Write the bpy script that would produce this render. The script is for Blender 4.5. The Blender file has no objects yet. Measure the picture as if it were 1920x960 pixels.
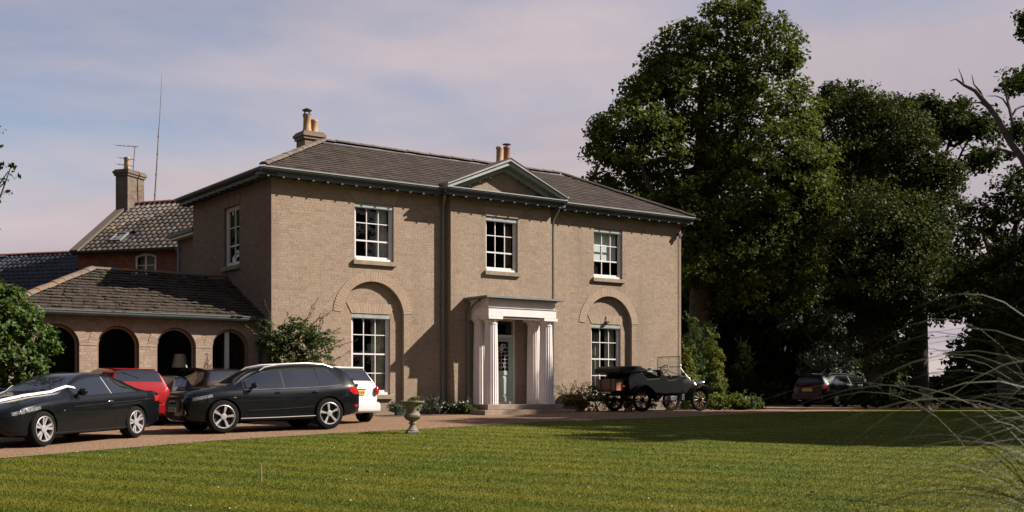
import bpy, bmesh, math, random
import numpy as np
from mathutils import Vector, Matrix

R = math.radians
scene = bpy.context.scene
COL = scene.collection
random.seed(7)
rng = np.random.default_rng(11)

# ------------------------------------------------------------------ camera
EYE = 1.55
cam_d = bpy.data.cameras.new('Camera')
cam = bpy.data.objects.new('Camera', cam_d)
COL.objects.link(cam)
cam.location = (0, 0, EYE)
cam.rotation_euler = (R(90), 0, 0)
cam_d.sensor_width = 36
cam_d.lens = 36 * 2174 / 1920
cam_d.shift_y = 255 / 1920
cam_d.clip_end = 3000
cam_d.dof.use_dof = True
cam_d.dof.focus_distance = 33
cam_d.dof.aperture_fstop = 5.6
scene.camera = cam

# ------------------------------------------------------------------ sun and sky
SUN = Vector((1.80, 0.064, 1.35)).normalized()
sun_d = bpy.data.lights.new('Sun', 'SUN')
sun_d.energy = 5.0
sun_d.angle = R(0.55)
sun_d.color = (1.0, 0.92, 0.83)
sun = bpy.data.objects.new('Sun', sun_d)
COL.objects.link(sun)
sun.location = (30, 5, 40)
sun.rotation_euler = SUN.to_track_quat('Z', 'Y').to_euler()

world = bpy.data.worlds.new('World')
scene.world = world
world.use_nodes = True
wn = world.node_tree.nodes
wl = world.node_tree.links
wn.clear()
w_out = wn.new('ShaderNodeOutputWorld')
w_bg = wn.new('ShaderNodeBackground')
w_bg.inputs['Strength'].default_value = 0.055
w_sky = wn.new('ShaderNodeTexSky')
w_sky.sky_type = 'NISHITA'
w_sky.sun_disc = False
w_sky.sun_elevation = math.asin(SUN.z)
w_sky.sun_rotation = math.atan2(SUN.x, SUN.y)
w_sky.air_density = 1.0
w_sky.dust_density = 0.35
w_sky.ozone_density = 1.5
w_tc = wn.new('ShaderNodeTexCoord')
w_sep = wn.new('ShaderNodeSeparateXYZ')
wl.new(w_tc.outputs['Generated'], w_sep.inputs[0])
w_add = wn.new('ShaderNodeMath'); w_add.operation = 'ADD'; w_add.inputs[1].default_value = 0.22
w_abs = wn.new('ShaderNodeMath'); w_abs.operation = 'ABSOLUTE'
wl.new(w_sep.outputs['Z'], w_abs.inputs[0]); wl.new(w_abs.outputs[0], w_add.inputs[0])
w_dx = wn.new('ShaderNodeMath'); w_dx.operation = 'DIVIDE'
w_dy = wn.new('ShaderNodeMath'); w_dy.operation = 'DIVIDE'
wl.new(w_sep.outputs['X'], w_dx.inputs[0]); wl.new(w_add.outputs[0], w_dx.inputs[1])
wl.new(w_sep.outputs['Y'], w_dy.inputs[0]); wl.new(w_add.outputs[0], w_dy.inputs[1])
w_com = wn.new('ShaderNodeCombineXYZ')
wl.new(w_dx.outputs[0], w_com.inputs[0]); wl.new(w_dy.outputs[0], w_com.inputs[1])
w_map = wn.new('ShaderNodeMapping')
w_map.inputs['Rotation'].default_value = (0, 0, R(9.08))
w_map.inputs['Scale'].default_value = (0.62, 1.0, 1.0)
w_map.inputs['Location'].default_value = (15.155, 1.0427, 0)
wl.new(w_com.outputs[0], w_map.inputs[0])
w_n1 = wn.new('ShaderNodeTexNoise')
w_n1.inputs['Scale'].default_value = 0.85; w_n1.inputs['Detail'].default_value = 6
w_n1.inputs['Roughness'].default_value = 0.52; w_n1.inputs['Distortion'].default_value = 0.5
wl.new(w_map.outputs[0], w_n1.inputs['Vector'])
w_n2 = wn.new('ShaderNodeTexNoise')
w_n2.inputs['Scale'].default_value = 1.4; w_n2.inputs['Detail'].default_value = 5
w_n2.inputs['Roughness'].default_value = 0.55; w_n2.inputs['Distortion'].default_value = 0.3
wl.new(w_map.outputs[0], w_n2.inputs['Vector'])
w_r1 = wn.new('ShaderNodeValToRGB')            # how much cloud covers the blue
w_r1.color_ramp.elements[0].position = 0.32; w_r1.color_ramp.elements[0].color = (0.12, 0.12, 0.12, 1)
w_r1.color_ramp.elements[1].position = 0.50; w_r1.color_ramp.elements[1].color = (0.97, 0.97, 0.97, 1)
wl.new(w_n1.outputs['Fac'], w_r1.inputs[0])
w_r2 = wn.new('ShaderNodeValToRGB')            # cloud tone
w_r2.color_ramp.elements[0].position = 0.25; w_r2.color_ramp.elements[0].color = (3.7, 3.3, 3.75, 1)
w_r2.color_ramp.elements[1].position = 0.62; w_r2.color_ramp.elements[1].color = (5.35, 4.5, 4.65, 1)
wl.new(w_n2.outputs['Fac'], w_r2.inputs[0])
w_tint = wn.new('ShaderNodeMix'); w_tint.data_type = 'RGBA'; w_tint.blend_type = 'MULTIPLY'
w_tint.inputs[0].default_value = 1.0
w_tint.inputs[7].default_value = (1.15, 0.99, 0.97, 1)
wl.new(w_sky.outputs[0], w_tint.inputs[6])
w_mix = wn.new('ShaderNodeMix'); w_mix.data_type = 'RGBA'
w_el = wn.new('ShaderNodeMapRange')            # the cloud sheet thins out overhead
w_el.interpolation_type = 'SMOOTHSTEP'
w_el.inputs['From Min'].default_value = 0.22; w_el.inputs['From Max'].default_value = 0.62
w_el.inputs['To Min'].default_value = 1.0; w_el.inputs['To Max'].default_value = 0.22
wl.new(w_sep.outputs['Z'], w_el.inputs['Value'])
w_cov = wn.new('ShaderNodeMath'); w_cov.operation = 'MULTIPLY'
wl.new(w_r1.outputs[0], w_cov.inputs[0]); wl.new(w_el.outputs[0], w_cov.inputs[1])
wl.new(w_cov.outputs[0], w_mix.inputs[0])
wl.new(w_tint.outputs[2], w_mix.inputs[6]); wl.new(w_r2.outputs[0], w_mix.inputs[7])
wl.new(w_mix.outputs[2], w_bg.inputs['Color'])
wl.new(w_bg.outputs[0], w_out.inputs['Surface'])

vs = scene.view_settings
vs.view_transform = 'Standard'
vs.look = 'None'
vs.exposure = 1.15
vs.gamma = 1.0
vs.use_curve_mapping = False

# ------------------------------------------------------------------ helpers
def tag(o, label=None, cat=None, group=None, kind=None):
    if label: o['label'] = label
    if cat: o['category'] = cat
    if group: o['group'] = group
    if kind: o['kind'] = kind
    return o

def empty(name, loc=(0, 0, 0), rz=0.0):
    o = bpy.data.objects.new(name, None)
    o.empty_display_size = 0.3
    COL.objects.link(o)
    o.location = loc
    o.rotation_euler = (0, 0, rz)
    return o

def link(name, me, mat=None, parent=None):
    o = bpy.data.objects.new(name, me)
    COL.objects.link(o)
    if mat is not None and not me.materials:
        me.materials.append(mat)
    if parent is not None:
        o.parent = parent
    return o

def np_mesh(name, verts, faces, smooth=False):
    """faces: (M,k) int array, all with k corners"""
    verts = np.asarray(verts, dtype=np.float32); faces = np.asarray(faces, dtype=np.int32)
    me = bpy.data.meshes.new(name)
    m, k = faces.shape
    me.vertices.add(len(verts)); me.vertices.foreach_set('co', verts.ravel())
    me.loops.add(m * k); me.loops.foreach_set('vertex_index', faces.ravel())
    me.polygons.add(m)
    me.polygons.foreach_set('loop_start', np.arange(0, m * k, k, dtype=np.int32))
    me.polygons.foreach_set('loop_total', np.full(m, k, dtype=np.int32))
    me.polygons.foreach_set('use_smooth', np.full(m, bool(smooth)))
    me.update(calc_edges=True)
    return me

class MB:
    def __init__(self):
        self.v = []; self.f = []
    def add(self, vs_, fs_):
        b = len(self.v)
        self.v += [tuple(p) for p in vs_]
        self.f += [tuple(b + i for i in f) for f in fs_]
        return self
    def quad(self, a, b, c, d):
        return self.add([a, b, c, d], [(0, 1, 2, 3)])
    def box(self, x0, x1, y0, y1, z0, z1):
        return self.add([(x0, y0, z0), (x1, y0, z0), (x1, y1, z0), (x0, y1, z0), (x0, y0, z1), (x1, y0, z1), (x1, y1, z1), (x0, y1, z1)],
                        [(0, 3, 2, 1), (4, 5, 6, 7), (0, 1, 5, 4), (1, 2, 6, 5), (2, 3, 7, 6), (3, 0, 4, 7)])
    def prism(self, pts, a0, a1, axis='y'):
        n = len(pts)
        def P(p, a):
            if axis == 'y': return (p[0], a, p[1])
            if axis == 'x': return (a, p[0], p[1])
            return (p[0], p[1], a)
        self.add([P(p, a0) for p in pts] + [P(p, a1) for p in pts],
                 [tuple(range(n))[::-1], tuple(range(n, 2 * n))] + [(i, (i + 1) % n, n + (i + 1) % n, n + i) for i in range(n)])
        return self
    def tube(self, path, r, n=8, caps=True, squash=1.0):
        path = [Vector(p) for p in path]
        rad = r if isinstance(r, (list, tuple)) else [r] * len(path)
        rings = []
        up = Vector((0, 0, 1))
        prev = None
        for i, p in enumerate(path):
            d = (path[min(i + 1, len(path) - 1)] - path[max(i - 1, 0)])
            if d.length < 1e-9: d = Vector((0, 0, 1))
            d.normalize()
            if prev is None:
                a = d.cross(up)
                if a.length < 0.05: a = d.cross(Vector((1, 0, 0)))
            else:
                a = prev - d * prev.dot(d)
            a.normalize(); prev = a
            b = d.cross(a)
            rings.append([p + a * (math.cos(2 * math.pi * k / n) * rad[i]) + b * (math.sin(2 * math.pi * k / n) * rad[i] * squash) for k in range(n)])
        base = len(self.v)
        for rg in rings: self.v += [tuple(q) for q in rg]
        for i in range(len(rings) - 1):
            for k in range(n):
                self.f.append((base + i * n + k, base + i * n + (k + 1) % n, base + (i + 1) * n + (k + 1) % n, base + (i + 1) * n + k))
        if caps:
            self.f.append(tuple(base + k for k in range(n))[::-1])
            self.f.append(tuple(base + (len(rings) - 1) * n + k for k in range(n)))
        return self
    def lathe(self, prof, n=24, c=(0, 0, 0), flute=0.0, nf=0, axis='z', caps=True):
        base = len(self.v)
        for (r, z) in prof:
            for k in range(n):
                a = 2 * math.pi * k / n
                rr = r
                if nf: rr = r * (1 - flute * abs(math.sin(a * nf / 2)) ** 0.7)
                x, y = rr * math.cos(a), rr * math.sin(a)
                if axis == 'z': p = (c[0] + x, c[1] + y, c[2] + z)
                elif axis == 'y': p = (c[0] + x, c[1] + z, c[2] + y)
                else: p = (c[0] + z, c[1] + x, c[2] + y)
                self.v.append(p)
        m = len(prof)
        for i in range(m - 1):
            for k in range(n):
                self.f.append((base + i * n + k, base + i * n + (k + 1) % n, base + (i + 1) * n + (k + 1) % n, base + (i + 1) * n + k))
        if caps:
            self.f.append(tuple(base + k for k in range(n))[::-1])
            self.f.append(tuple(base + (m - 1) * n + k for k in range(n)))
        return self
    def ball(self, c, r, nu=12, nv=8):
        if not isinstance(r, (list, tuple)): r = (r, r, r)
        base = len(self.v)
        self.v.append((c[0], c[1], c[2] - r[2]))
        for j in range(1, nv):
            t = -math.pi / 2 + math.pi * j / nv
            for i in range(nu):
                a = 2 * math.pi * i / nu
                self.v.append((c[0] + r[0] * math.cos(t) * math.cos(a), c[1] + r[1] * math.cos(t) * math.sin(a), c[2] + r[2] * math.sin(t)))
        self.v.append((c[0], c[1], c[2] + r[2]))
        top = len(self.v) - 1
        for i in range(nu):
            self.f.append((base, base + 1 + (i + 1) % nu, base + 1 + i))
            self.f.append((top, base + 1 + (nv - 2) * nu + i, base + 1 + (nv - 2) * nu + (i + 1) % nu))
        for j in range(nv - 2):
            for i in range(nu):
                a = base + 1 + j * nu
                self.f.append((a + i, a + (i + 1) % nu, a + nu + (i + 1) % nu, a + nu + i))
        return self
    def mesh(self, name, fix=True):
        me = bpy.data.meshes.new(name)
        me.from_pydata(self.v, [], self.f)
        if fix:
            bm = bmesh.new(); bm.from_mesh(me)
            bmesh.ops.recalc_face_normals(bm, faces=bm.faces)
            bm.to_mesh(me); bm.free()
        return me
    def build(self, name, mat, parent=None, smooth=False, bevel=0.0, seg=1, fix=True):
        me = self.mesh(name, fix)
        if smooth:
            me.polygons.foreach_set('use_smooth', np.ones(len(me.polygons), dtype=bool))
            try: me.set_sharp_from_angle(angle=R(40))
            except Exception: pass
        o = link(name, me, mat, parent)
        if bevel:
            md = o.modifiers.new('bevel', 'BEVEL'); md.width = bevel; md.segments = seg; md.limit_method = 'ANGLE'
        return o

def local_matrix(loc, rz):
    return Matrix.Translation(Vector(loc)) @ Matrix.Rotation(rz, 4, 'Z')

def emit_pieces(name, me, items, mat, parent, root, nmax=300, rest_name=None, taken=0):
    """items: local matrices of alike pieces (unit mesh me); the nearest become objects, the rest one joined part"""
    camp = Vector((0, 0, EYE))
    items = sorted(items, key=lambda M: ((root @ M.translation) - camp).length)
    nn = max(0, nmax - taken)
    if not me.materials: me.materials.append(mat)
    for M in items[:nn]:
        o = bpy.data.objects.new(name, me); COL.objects.link(o); o.parent = parent
        o.matrix_local = M
    rest = items[nn:]
    if rest:
        v0 = np.array([v.co[:] + (1.0,) for v in me.vertices])
        fs = [tuple(p.vertices) for p in me.polygons]
        k = len(fs[0])
        fs = np.array(fs)
        Ms = np.array([[list(r) for r in M] for M in rest])
        V = np.einsum('nij,vj->nvi', Ms, v0)[:, :, :3].reshape(-1, 3)
        F = (fs[None] + (np.arange(len(rest)) * len(v0))[:, None, None]).reshape(-1, k)
        m2 = np_mesh(rest_name or name + 's', V, F)
        o = link(rest_name or name + 's', m2, mat, parent)
        o['kind'] = 'stuff'
    return min(nn, len(items))

# ------------------------------------------------------------------ materials
MATS = {}
def new_mat(name):
    m = bpy.data.materials.new(name); m.use_nodes = True
    nt = m.node_tree
    b = nt.nodes['Principled BSDF']
    MATS[name] = m
    return m, nt, b

def nd(nt, t, **kw):
    n = nt.nodes.new(t)
    for k, v in kw.items(): setattr(n, k, v)
    return n

def mixrgb(nt, fac, a, b, blend='MIX'):
    n = nt.nodes.new('ShaderNodeMix'); n.data_type = 'RGBA'; n.blend_type = blend
    for i, x in ((0, fac), (6, a), (7, b)):
        if hasattr(x, 'is_linked') or hasattr(x, 'links'): nt.links.new(x, n.inputs[i])
        elif i == 0: n.inputs[0].default_value = x
        else: n.inputs[i].default_value = tuple(x) + ((1,) if len(x) == 3 else ())
    return n.outputs[2]

def ramp(nt, src, p0, p1, c0=(0, 0, 0), c1=(1, 1, 1)):
    n = nt.nodes.new('ShaderNodeValToRGB')
    n.color_ramp.elements[0].position = p0; n.color_ramp.elements[1].position = p1
    n.color_ramp.elements[0].color = tuple(c0) + (1,); n.color_ramp.elements[1].color = tuple(c1) + (1,)
    nt.links.new(src, n.inputs[0])
    return n.outputs[0]

def noise(nt, scale, detail=4, rough=0.55, coord='Object', stretch=None, distort=0.0):
    tc = nt.nodes.new('ShaderNodeTexCoord')
    src = tc.outputs[coord]
    if coord == 'World':
        pass
    if stretch:
        mp = nt.nodes.new('ShaderNodeMapping'); mp.inputs['Scale'].default_value = stretch
        nt.links.new(src, mp.inputs[0]); src = mp.outputs[0]
    n = nt.nodes.new('ShaderNodeTexNoise')
    n.inputs['Scale'].default_value = scale; n.inputs['Detail'].default_value = detail
    n.inputs['Roughness'].default_value = rough; n.inputs['Distortion'].default_value = distort
    nt.links.new(src, n.inputs['Vector'])
    return n.outputs['Fac']

def wnoise(nt, scale, detail=4, rough=0.55, stretch=None):
    g = nt.nodes.new('ShaderNodeNewGeometry')
    src = g.outputs['Position']
    if stretch:
        mp = nt.nodes.new('ShaderNodeMapping'); mp.inputs['Scale'].default_value = stretch
        nt.links.new(src, mp.inputs[0]); src = mp.outputs[0]
    n = nt.nodes.new('ShaderNodeTexNoise')
    n.inputs['Scale'].default_value = scale; n.inputs['Detail'].default_value = detail
    n.inputs['Roughness'].default_value = rough
    nt.links.new(src, n.inputs['Vector'])
    return n.outputs['Fac']

def piece_random(nt):
    """one random number for each piece, whether it is an object or an island of a joined mesh"""
    g = nt.nodes.new('ShaderNodeNewGeometry'); o = nt.nodes.new('ShaderNodeObjectInfo')
    a = nt.nodes.new('ShaderNodeMath'); a.operation = 'ADD'
    nt.links.new(g.outputs['Random Per Island'], a.inputs[0]); nt.links.new(o.outputs['Random'], a.inputs[1])
    f = nt.nodes.new('ShaderNodeMath'); f.operation = 'FRACT'
    nt.links.new(a.outputs[0], f.inputs[0])
    return f.outputs[0]

def bump(nt, b, h, strength=0.3, dist=0.01):
    n = nt.nodes.new('ShaderNodeBump'); n.inputs['Strength'].default_value = strength; n.inputs['Distance'].default_value = dist
    nt.links.new(h, n.inputs['Height']); nt.links.new(n.outputs[0], b.inputs['Normal'])

def simple(name, col, rough=0.6, var=0.12, scale=6.0, metal=0.0, spec=0.5, coat=0.0, bmp=0.0):
    m, nt, b = new_mat(name)
    f = wnoise(nt, scale, 5, 0.6)
    lo = tuple(c * (1 - var) for c in col); hi = tuple(min(1, c * (1 + var)) for c in col)
    nt.links.new(ramp(nt, f, 0.3, 0.7, lo, hi), b.inputs['Base Color'])
    b.inputs['Roughness'].default_value = rough; b.inputs['Metallic'].default_value = metal
    b.inputs['Specular IOR Level'].default_value = spec; b.inputs['Coat Weight'].default_value = coat
    b.inputs['Coat Roughness'].default_value = 0.03
    if bmp: bump(nt, b, wnoise(nt, scale * 8, 4), bmp, 0.01)
    return m

def pieced(name, cols, rough=0.8, stain=(0.5, 0.6, 0.5), stain_col=None, stain_scale=0.7, grain=30, bmp=0.25, stain_amt=0.5, spec=0.3, streak=0.0):
    """colour chosen piece by piece from a ramp, then weathered by broad stains"""
    m, nt, b = new_mat(name)
    r = piece_random(nt)
    rp = nt.nodes.new('ShaderNodeValToRGB')
    els = rp.color_ramp.elements
    n = len(cols)
    els[0].position = 0; els[0].color = tuple(cols[0]) + (1,)
    els[1].position = 1; els[1].color = tuple(cols[-1]) + (1,)
    for i in range(1, n - 1):
        e = els.new(i / (n - 1)); e.color = tuple(cols[i]) + (1,)
    nt.links.new(r, rp.inputs[0])
    c = rp.outputs[0]
    g = wnoise(nt, grain, 3, 0.6)
    c = mixrgb(nt, 0.35, c, ramp(nt, g, 0.25, 0.75, (0.25, 0.25, 0.25), (0.9, 0.9, 0.9)), 'OVERLAY')
    if stain_col:
        s = wnoise(nt, stain_scale, 6, 0.65)
        sr = ramp(nt, s, stain[0], stain[1], (0, 0, 0), (stain_amt,) * 3)
        c = mixrgb(nt, sr, c, stain_col)
    if streak:
        s = wnoise(nt, 1.6, 5, 0.6, (1.0, 1.0, 0.12))
        c = mixrgb(nt, ramp(nt, s, 0.52, 0.72, (0, 0, 0), (streak,) * 3), c, stain_col)
        g2 = nt.nodes.new('ShaderNodeNewGeometry'); sx = nt.nodes.new('ShaderNodeSeparateXYZ')      # damp rising from the ground
        nt.links.new(g2.outputs['Position'], sx.inputs[0])
        w2 = wnoise(nt, 1.1, 4, 0.6)
        ad = nt.nodes.new('ShaderNodeMath'); ad.operation = 'MULTIPLY_ADD'; ad.inputs[1].default_value = -1.4
        nt.links.new(w2, ad.inputs[0]); nt.links.new(sx.outputs['Z'], ad.inputs[2])
        c = mixrgb(nt, ramp(nt, ad.outputs[0], 0.25, 1.05, (0.45,) * 3, (0, 0, 0)), c, (0.13, 0.10, 0.07))
        pale = wnoise(nt, 2.3, 5, 0.7)
        c = mixrgb(nt, ramp(nt, pale, 0.60, 0.76, (0, 0, 0), (0.35,) * 3), c, (0.34, 0.27, 0.20))
    nt.links.new(c, b.inputs['Base Color'])
    b.inputs['Roughness'].default_value = rough
    b.inputs['Specular IOR Level'].default_value = spec
    if bmp: bump(nt, b, wnoise(nt, grain * 2, 4), bmp, 0.006)
    return m

gault = pieced('gault_brick', [(0.217, 0.158, 0.110), (0.242, 0.178, 0.124), (0.226, 0.164, 0.115), (0.251, 0.187, 0.133), (0.199, 0.141, 0.095), (0.237, 0.173, 0.120)],
               stain_col=(0.133, 0.095, 0.065), stain=(0.5, 0.75, 0), stain_scale=0.55, stain_amt=0.35, grain=22, streak=0.4)
gault_shaded = pieced('gault_brick_shaded', [(0.15, 0.11, 0.078), (0.18, 0.13, 0.092), (0.125, 0.09, 0.062), (0.165, 0.122, 0.086)],
               stain_col=(0.12, 0.09, 0.07), stain=(0.45, 0.7, 0), stain_scale=0.6, grain=22)  # same gault brick, its colour darkened to carry the flank's shade
wing_brick = pieced('wing_brick', [(0.235, 0.168, 0.12), (0.268, 0.196, 0.143), (0.215, 0.15, 0.105), (0.282, 0.21, 0.155)],
               stain_col=(0.17, 0.115, 0.08), stain=(0.5, 0.72, 0), stain_scale=0.8, grain=22)
rubbed = pieced('rubbed_brick', [(0.252, 0.182, 0.128), (0.275, 0.201, 0.142), (0.261, 0.190, 0.135), (0.283, 0.209, 0.148)],
               stain_col=(0.190, 0.133, 0.090), stain=(0.5, 0.75, 0), stain_scale=1.2, grain=25, bmp=0.15)
red_brick = pieced('red_brick', [(0.16, 0.05, 0.03), (0.22, 0.075, 0.045), (0.12, 0.04, 0.028), (0.20, 0.09, 0.055)],
               stain_col=(0.06, 0.035, 0.025), stain=(0.45, 0.7, 0), stain_scale=0.8, grain=20)
old_brick = pieced('old_lichened_brick', [(0.085, 0.057, 0.042), (0.105, 0.08, 0.06), (0.07, 0.045, 0.033), (0.12, 0.10, 0.075)], stain_col=(0.16, 0.138, 0.105), stain=(0.5, 0.65, 0), stain_scale=2.0, grain=20)
mortar = simple('mortar', (0.215, 0.165, 0.12), 0.95, 0.15, 3)
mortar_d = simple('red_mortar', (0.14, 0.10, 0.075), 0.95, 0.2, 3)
slate = pieced('slate', [(0.034, 0.025, 0.020), (0.045, 0.033, 0.026), (0.028, 0.021, 0.018), (0.054, 0.040, 0.030), (0.038, 0.028, 0.022)],
               rough=0.8, stain_col=(0.06, 0.045, 0.032), stain=(0.5, 0.7, 0), stain_scale=0.5, grain=14, spec=0.2)
stone_tile = pieced('stone_tile', [(0.16, 0.116, 0.082), (0.21, 0.155, 0.112), (0.125, 0.09, 0.064), (0.25, 0.19, 0.14)],
               rough=0.9, stain_col=(0.028, 0.02, 0.013), stain=(0.53, 0.60, 0), stain_scale=2.6, grain=12, stain_amt=0.92)
pantile = pieced('pantile', [(0.075, 0.062, 0.055), (0.11, 0.09, 0.075), (0.06, 0.05, 0.046), (0.14, 0.115, 0.09)],
               rough=0.85, stain_col=(0.16, 0.115, 0.035), stain=(0.58, 0.7, 0), stain_scale=1.1, grain=9, stain_amt=0.7)
pantile_dark = pieced('black_pantile', [(0.018, 0.02, 0.027), (0.03, 0.033, 0.042), (0.014, 0.015, 0.02), (0.04, 0.042, 0.05)], rough=0.5, grain=9, spec=0.5)
ridge_m = pieced('ridge_tile', [(0.08, 0.064, 0.05), (0.105, 0.083, 0.064), (0.062, 0.05, 0.04)], rough=0.9,
               stain_col=(0.20, 0.09, 0.02), stain=(0.60, 0.70, 0), stain_scale=3.0, grain=12, stain_amt=0.75)
ridge_lichen = pieced('lichen_ridge_tile', [(0.095, 0.078, 0.06), (0.115, 0.095, 0.073), (0.075, 0.062, 0.05)], rough=0.9,
               stain_col=(0.20, 0.085, 0.015), stain=(0.50, 0.60, 0), stain_scale=3.0, grain=12, stain_amt=0.9)
eave_green = simple('green_grey_paint', (0.042, 0.049, 0.047), 0.5, 0.2, 3)
eave_pale = simple('pale_green_paint', (0.235, 0.25, 0.235), 0.45, 0.15, 4)
lead = simple('lead', (0.13, 0.13, 0.135), 0.55, 0.2, 4)
white_paint = simple('white_paint', (0.56, 0.53, 0.515), 0.45, 0.05, 5)
cream_paint = simple('stucco_white', (0.60, 0.535, 0.51), 0.6, 0.07, 3, bmp=0.05)
pipe_green = simple('pipe_green', (0.10, 0.118, 0.105), 0.45, 0.15, 5)
pipe_blue = simple('pipe_blue', (0.13, 0.19, 0.26), 0.45, 0.15, 5)
sage = simple('sage_paint', (0.30, 0.36, 0.32), 0.4, 0.04, 4)
stone = simple('sill_stone', (0.20, 0.155, 0.105), 0.85, 0.25, 5, bmp=0.2)
step_stone = simple('step_stone', (0.22, 0.16, 0.115), 0.85, 0.25, 4, bmp=0.2)
urn_stone = simple('urn_stone', (0.16, 0.138, 0.10), 0.9, 0.35, 9, bmp=0.4)
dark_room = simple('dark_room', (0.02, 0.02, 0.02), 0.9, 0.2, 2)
pot_buff = simple('buff_clay', (0.31, 0.19, 0.095), 0.8, 0.15, 6)
pot_red = simple('red_clay', (0.20, 0.07, 0.036), 0.8, 0.15, 6)
iron = simple('black_iron', (0.025, 0.025, 0.025), 0.5, 0.2, 10)
steel = simple('aerial_steel', (0.22, 0.21, 0.21), 0.45, 0.15, 10, metal=0.6)
curtain_m = simple('curtain_cream', (0.36, 0.31, 0.23), 0.9, 0.08, 6)
curtain_g = simple('curtain_grey', (0.30, 0.28, 0.26), 0.9, 0.08, 6)
curtain_b = simple('curtain_brown', (0.16, 0.09, 0.055), 0.9, 0.08, 6)
blind_m = simple('blind_white', (0.62, 0.60, 0.58), 0.9, 0.04, 6)
soil = simple('soil', (0.06, 0.042, 0.028), 0.95, 0.3, 6, bmp=0.5)

def glass_mat(name, tint=(0.9, 0.93, 0.92), refl=1.0, ior=1.5):
    m = bpy.data.materials.new(name); m.use_nodes = True
    nt = m.node_tree; nt.nodes.clear()
    out = nt.nodes.new('ShaderNodeOutputMaterial')
    t = nt.nodes.new('ShaderNodeBsdfTransparent'); t.inputs[0].default_value = tint + (1,)
    g = nt.nodes.new('ShaderNodeBsdfGlossy'); g.inputs['Roughness'].default_value = 0.02
    g.inputs['Color'].default_value = (refl, refl, refl, 1)
    fr = nt.nodes.new('ShaderNodeFresnel'); fr.inputs[0].default_value = ior
    mx = nt.nodes.new('ShaderNodeMixShader')
    ge = nt.nodes.new('ShaderNodeNewGeometry')      # reflect at the outer faces only
    sb = nt.nodes.new('ShaderNodeMath'); sb.operation = 'SUBTRACT'; sb.inputs[0].default_value = 1.0
    ml = nt.nodes.new('ShaderNodeMath'); ml.operation = 'MULTIPLY'
    nt.links.new(ge.outputs['Backfacing'], sb.inputs[1]); nt.links.new(sb.outputs[0], ml.inputs[0]); nt.links.new(fr.outputs[0], ml.inputs[1])
    nt.links.new(ml.outputs[0], mx.inputs[0]); nt.links.new(t.outputs[0], mx.inputs[1]); nt.links.new(g.outputs[0], mx.inputs[2])
    nt.links.new(mx.outputs[0], out.inputs[0])
    return m
pane_glass = glass_mat('window_glass')
car_glass = glass_mat('car_glass', (0.42, 0.47, 0.46), 1.0, 1.6)
dark_glass = glass_mat('tinted_glass', (0.10, 0.11, 0.11), 1.0, 1.6)
# ------------------------------------------------------------------ ground
def gh(x, y):
    """height of the ground: the lawn climbs gently to the house"""
    y = np.asarray(y, dtype=float)
    return np.interp(y, GY, GZV)
_y = np.linspace(-40, 70, 221)
_z = np.interp(_y, [-40, 26, 28, 30, 32, 34, 36, 39, 50, 70], [-.94, .611, .668, .742, .82, .878, .905, .915, .90, .90])
for _ in range(12): _z[1:-1] = (_z[:-2] + 2 * _z[1:-1] + _z[2:]) / 4
GY, GZV = _y, _z
def ghf(x, y): return float(gh(x, y))

EDGE = [(-40, -8), (-22, 2), (-14, 11.5), (-8.45, 19.14), (-6.11, 23.5), (-4.1, 26.0), (-2.05, 27.8), (0.56, 30.3), (5.15, 33.0), (11.9, 39.8), (18.0, 43.0), (30, 45.0), (70, 47)]
def edge_y(x):
    xs = np.array([p[0] for p in EDGE]); ys = np.array([p[1] for p in EDGE])
    return np.interp(x, xs, ys)

def grid_sheet(name, xs, ys, mat, dz=0.0, clip=None):
    X, Y = np.meshgrid(xs, ys)
    Z = gh(X, Y) + dz
    V = np.stack([X, Y, Z], -1).reshape(-1, 3)
    nx, ny = len(xs), len(ys)
    F = []
    for j in range(ny - 1):
        for i in range(nx - 1):
            F.append((j * nx + i, j * nx + i + 1, (j + 1) * nx + i + 1, (j + 1) * nx + i))
    return link(name, np_mesh(name, V, np.array(F), True), mat)

m_lawn, nt, b = new_mat('lawn_turf')
n1 = wnoise(nt, 0.45, 5, 0.6); n2 = wnoise(nt, 3.2, 6, 0.7); n3 = wnoise(nt, 60, 3, 0.7)
c = ramp(nt, n1, 0.30, 0.70, (0.062, 0.084, 0.005), (0.104, 0.108, 0.008))
c = mixrgb(nt, ramp(nt, n2, 0.45, 0.75, (0, 0, 0), (0.55,) * 3), c, (0.125, 0.108, 0.018))
wv = nt.nodes.new('ShaderNodeTexWave'); wv.wave_type = 'BANDS'; wv.bands_direction = 'Y'
wv.inputs['Scale'].default_value = 0.30; wv.inputs['Distortion'].default_value = 1.6; wv.inputs['Detail'].default_value = 2
gpos = nt.nodes.new('ShaderNodeNewGeometry'); mp = nt.nodes.new('ShaderNodeMapping'); mp.inputs['Rotation'].default_value = (0, 0, R(28))
nt.links.new(gpos.outputs['Position'], mp.inputs[0]); nt.links.new(mp.outputs[0], wv.inputs['Vector'])
c = mixrgb(nt, 0.45, c, ramp(nt, wv.outputs['Fac'], 0.2, 0.8, (0.35, 0.38, 0.35), (0.62, 0.60, 0.55)), 'OVERLAY')
c = mixrgb(nt, 0.5, c, ramp(nt, n3, 0.25, 0.75, (0.2, 0.2, 0.2), (0.85, 0.85, 0.85)), 'OVERLAY')
nt.links.new(c, b.inputs['Base Color']); b.inputs['Roughness'].default_value = 0.9; b.inputs['Specular IOR Level'].default_value = 0.15
bump(nt, b, wnoise(nt, 45, 5, 0.75), 0.8, 0.03)

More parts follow.
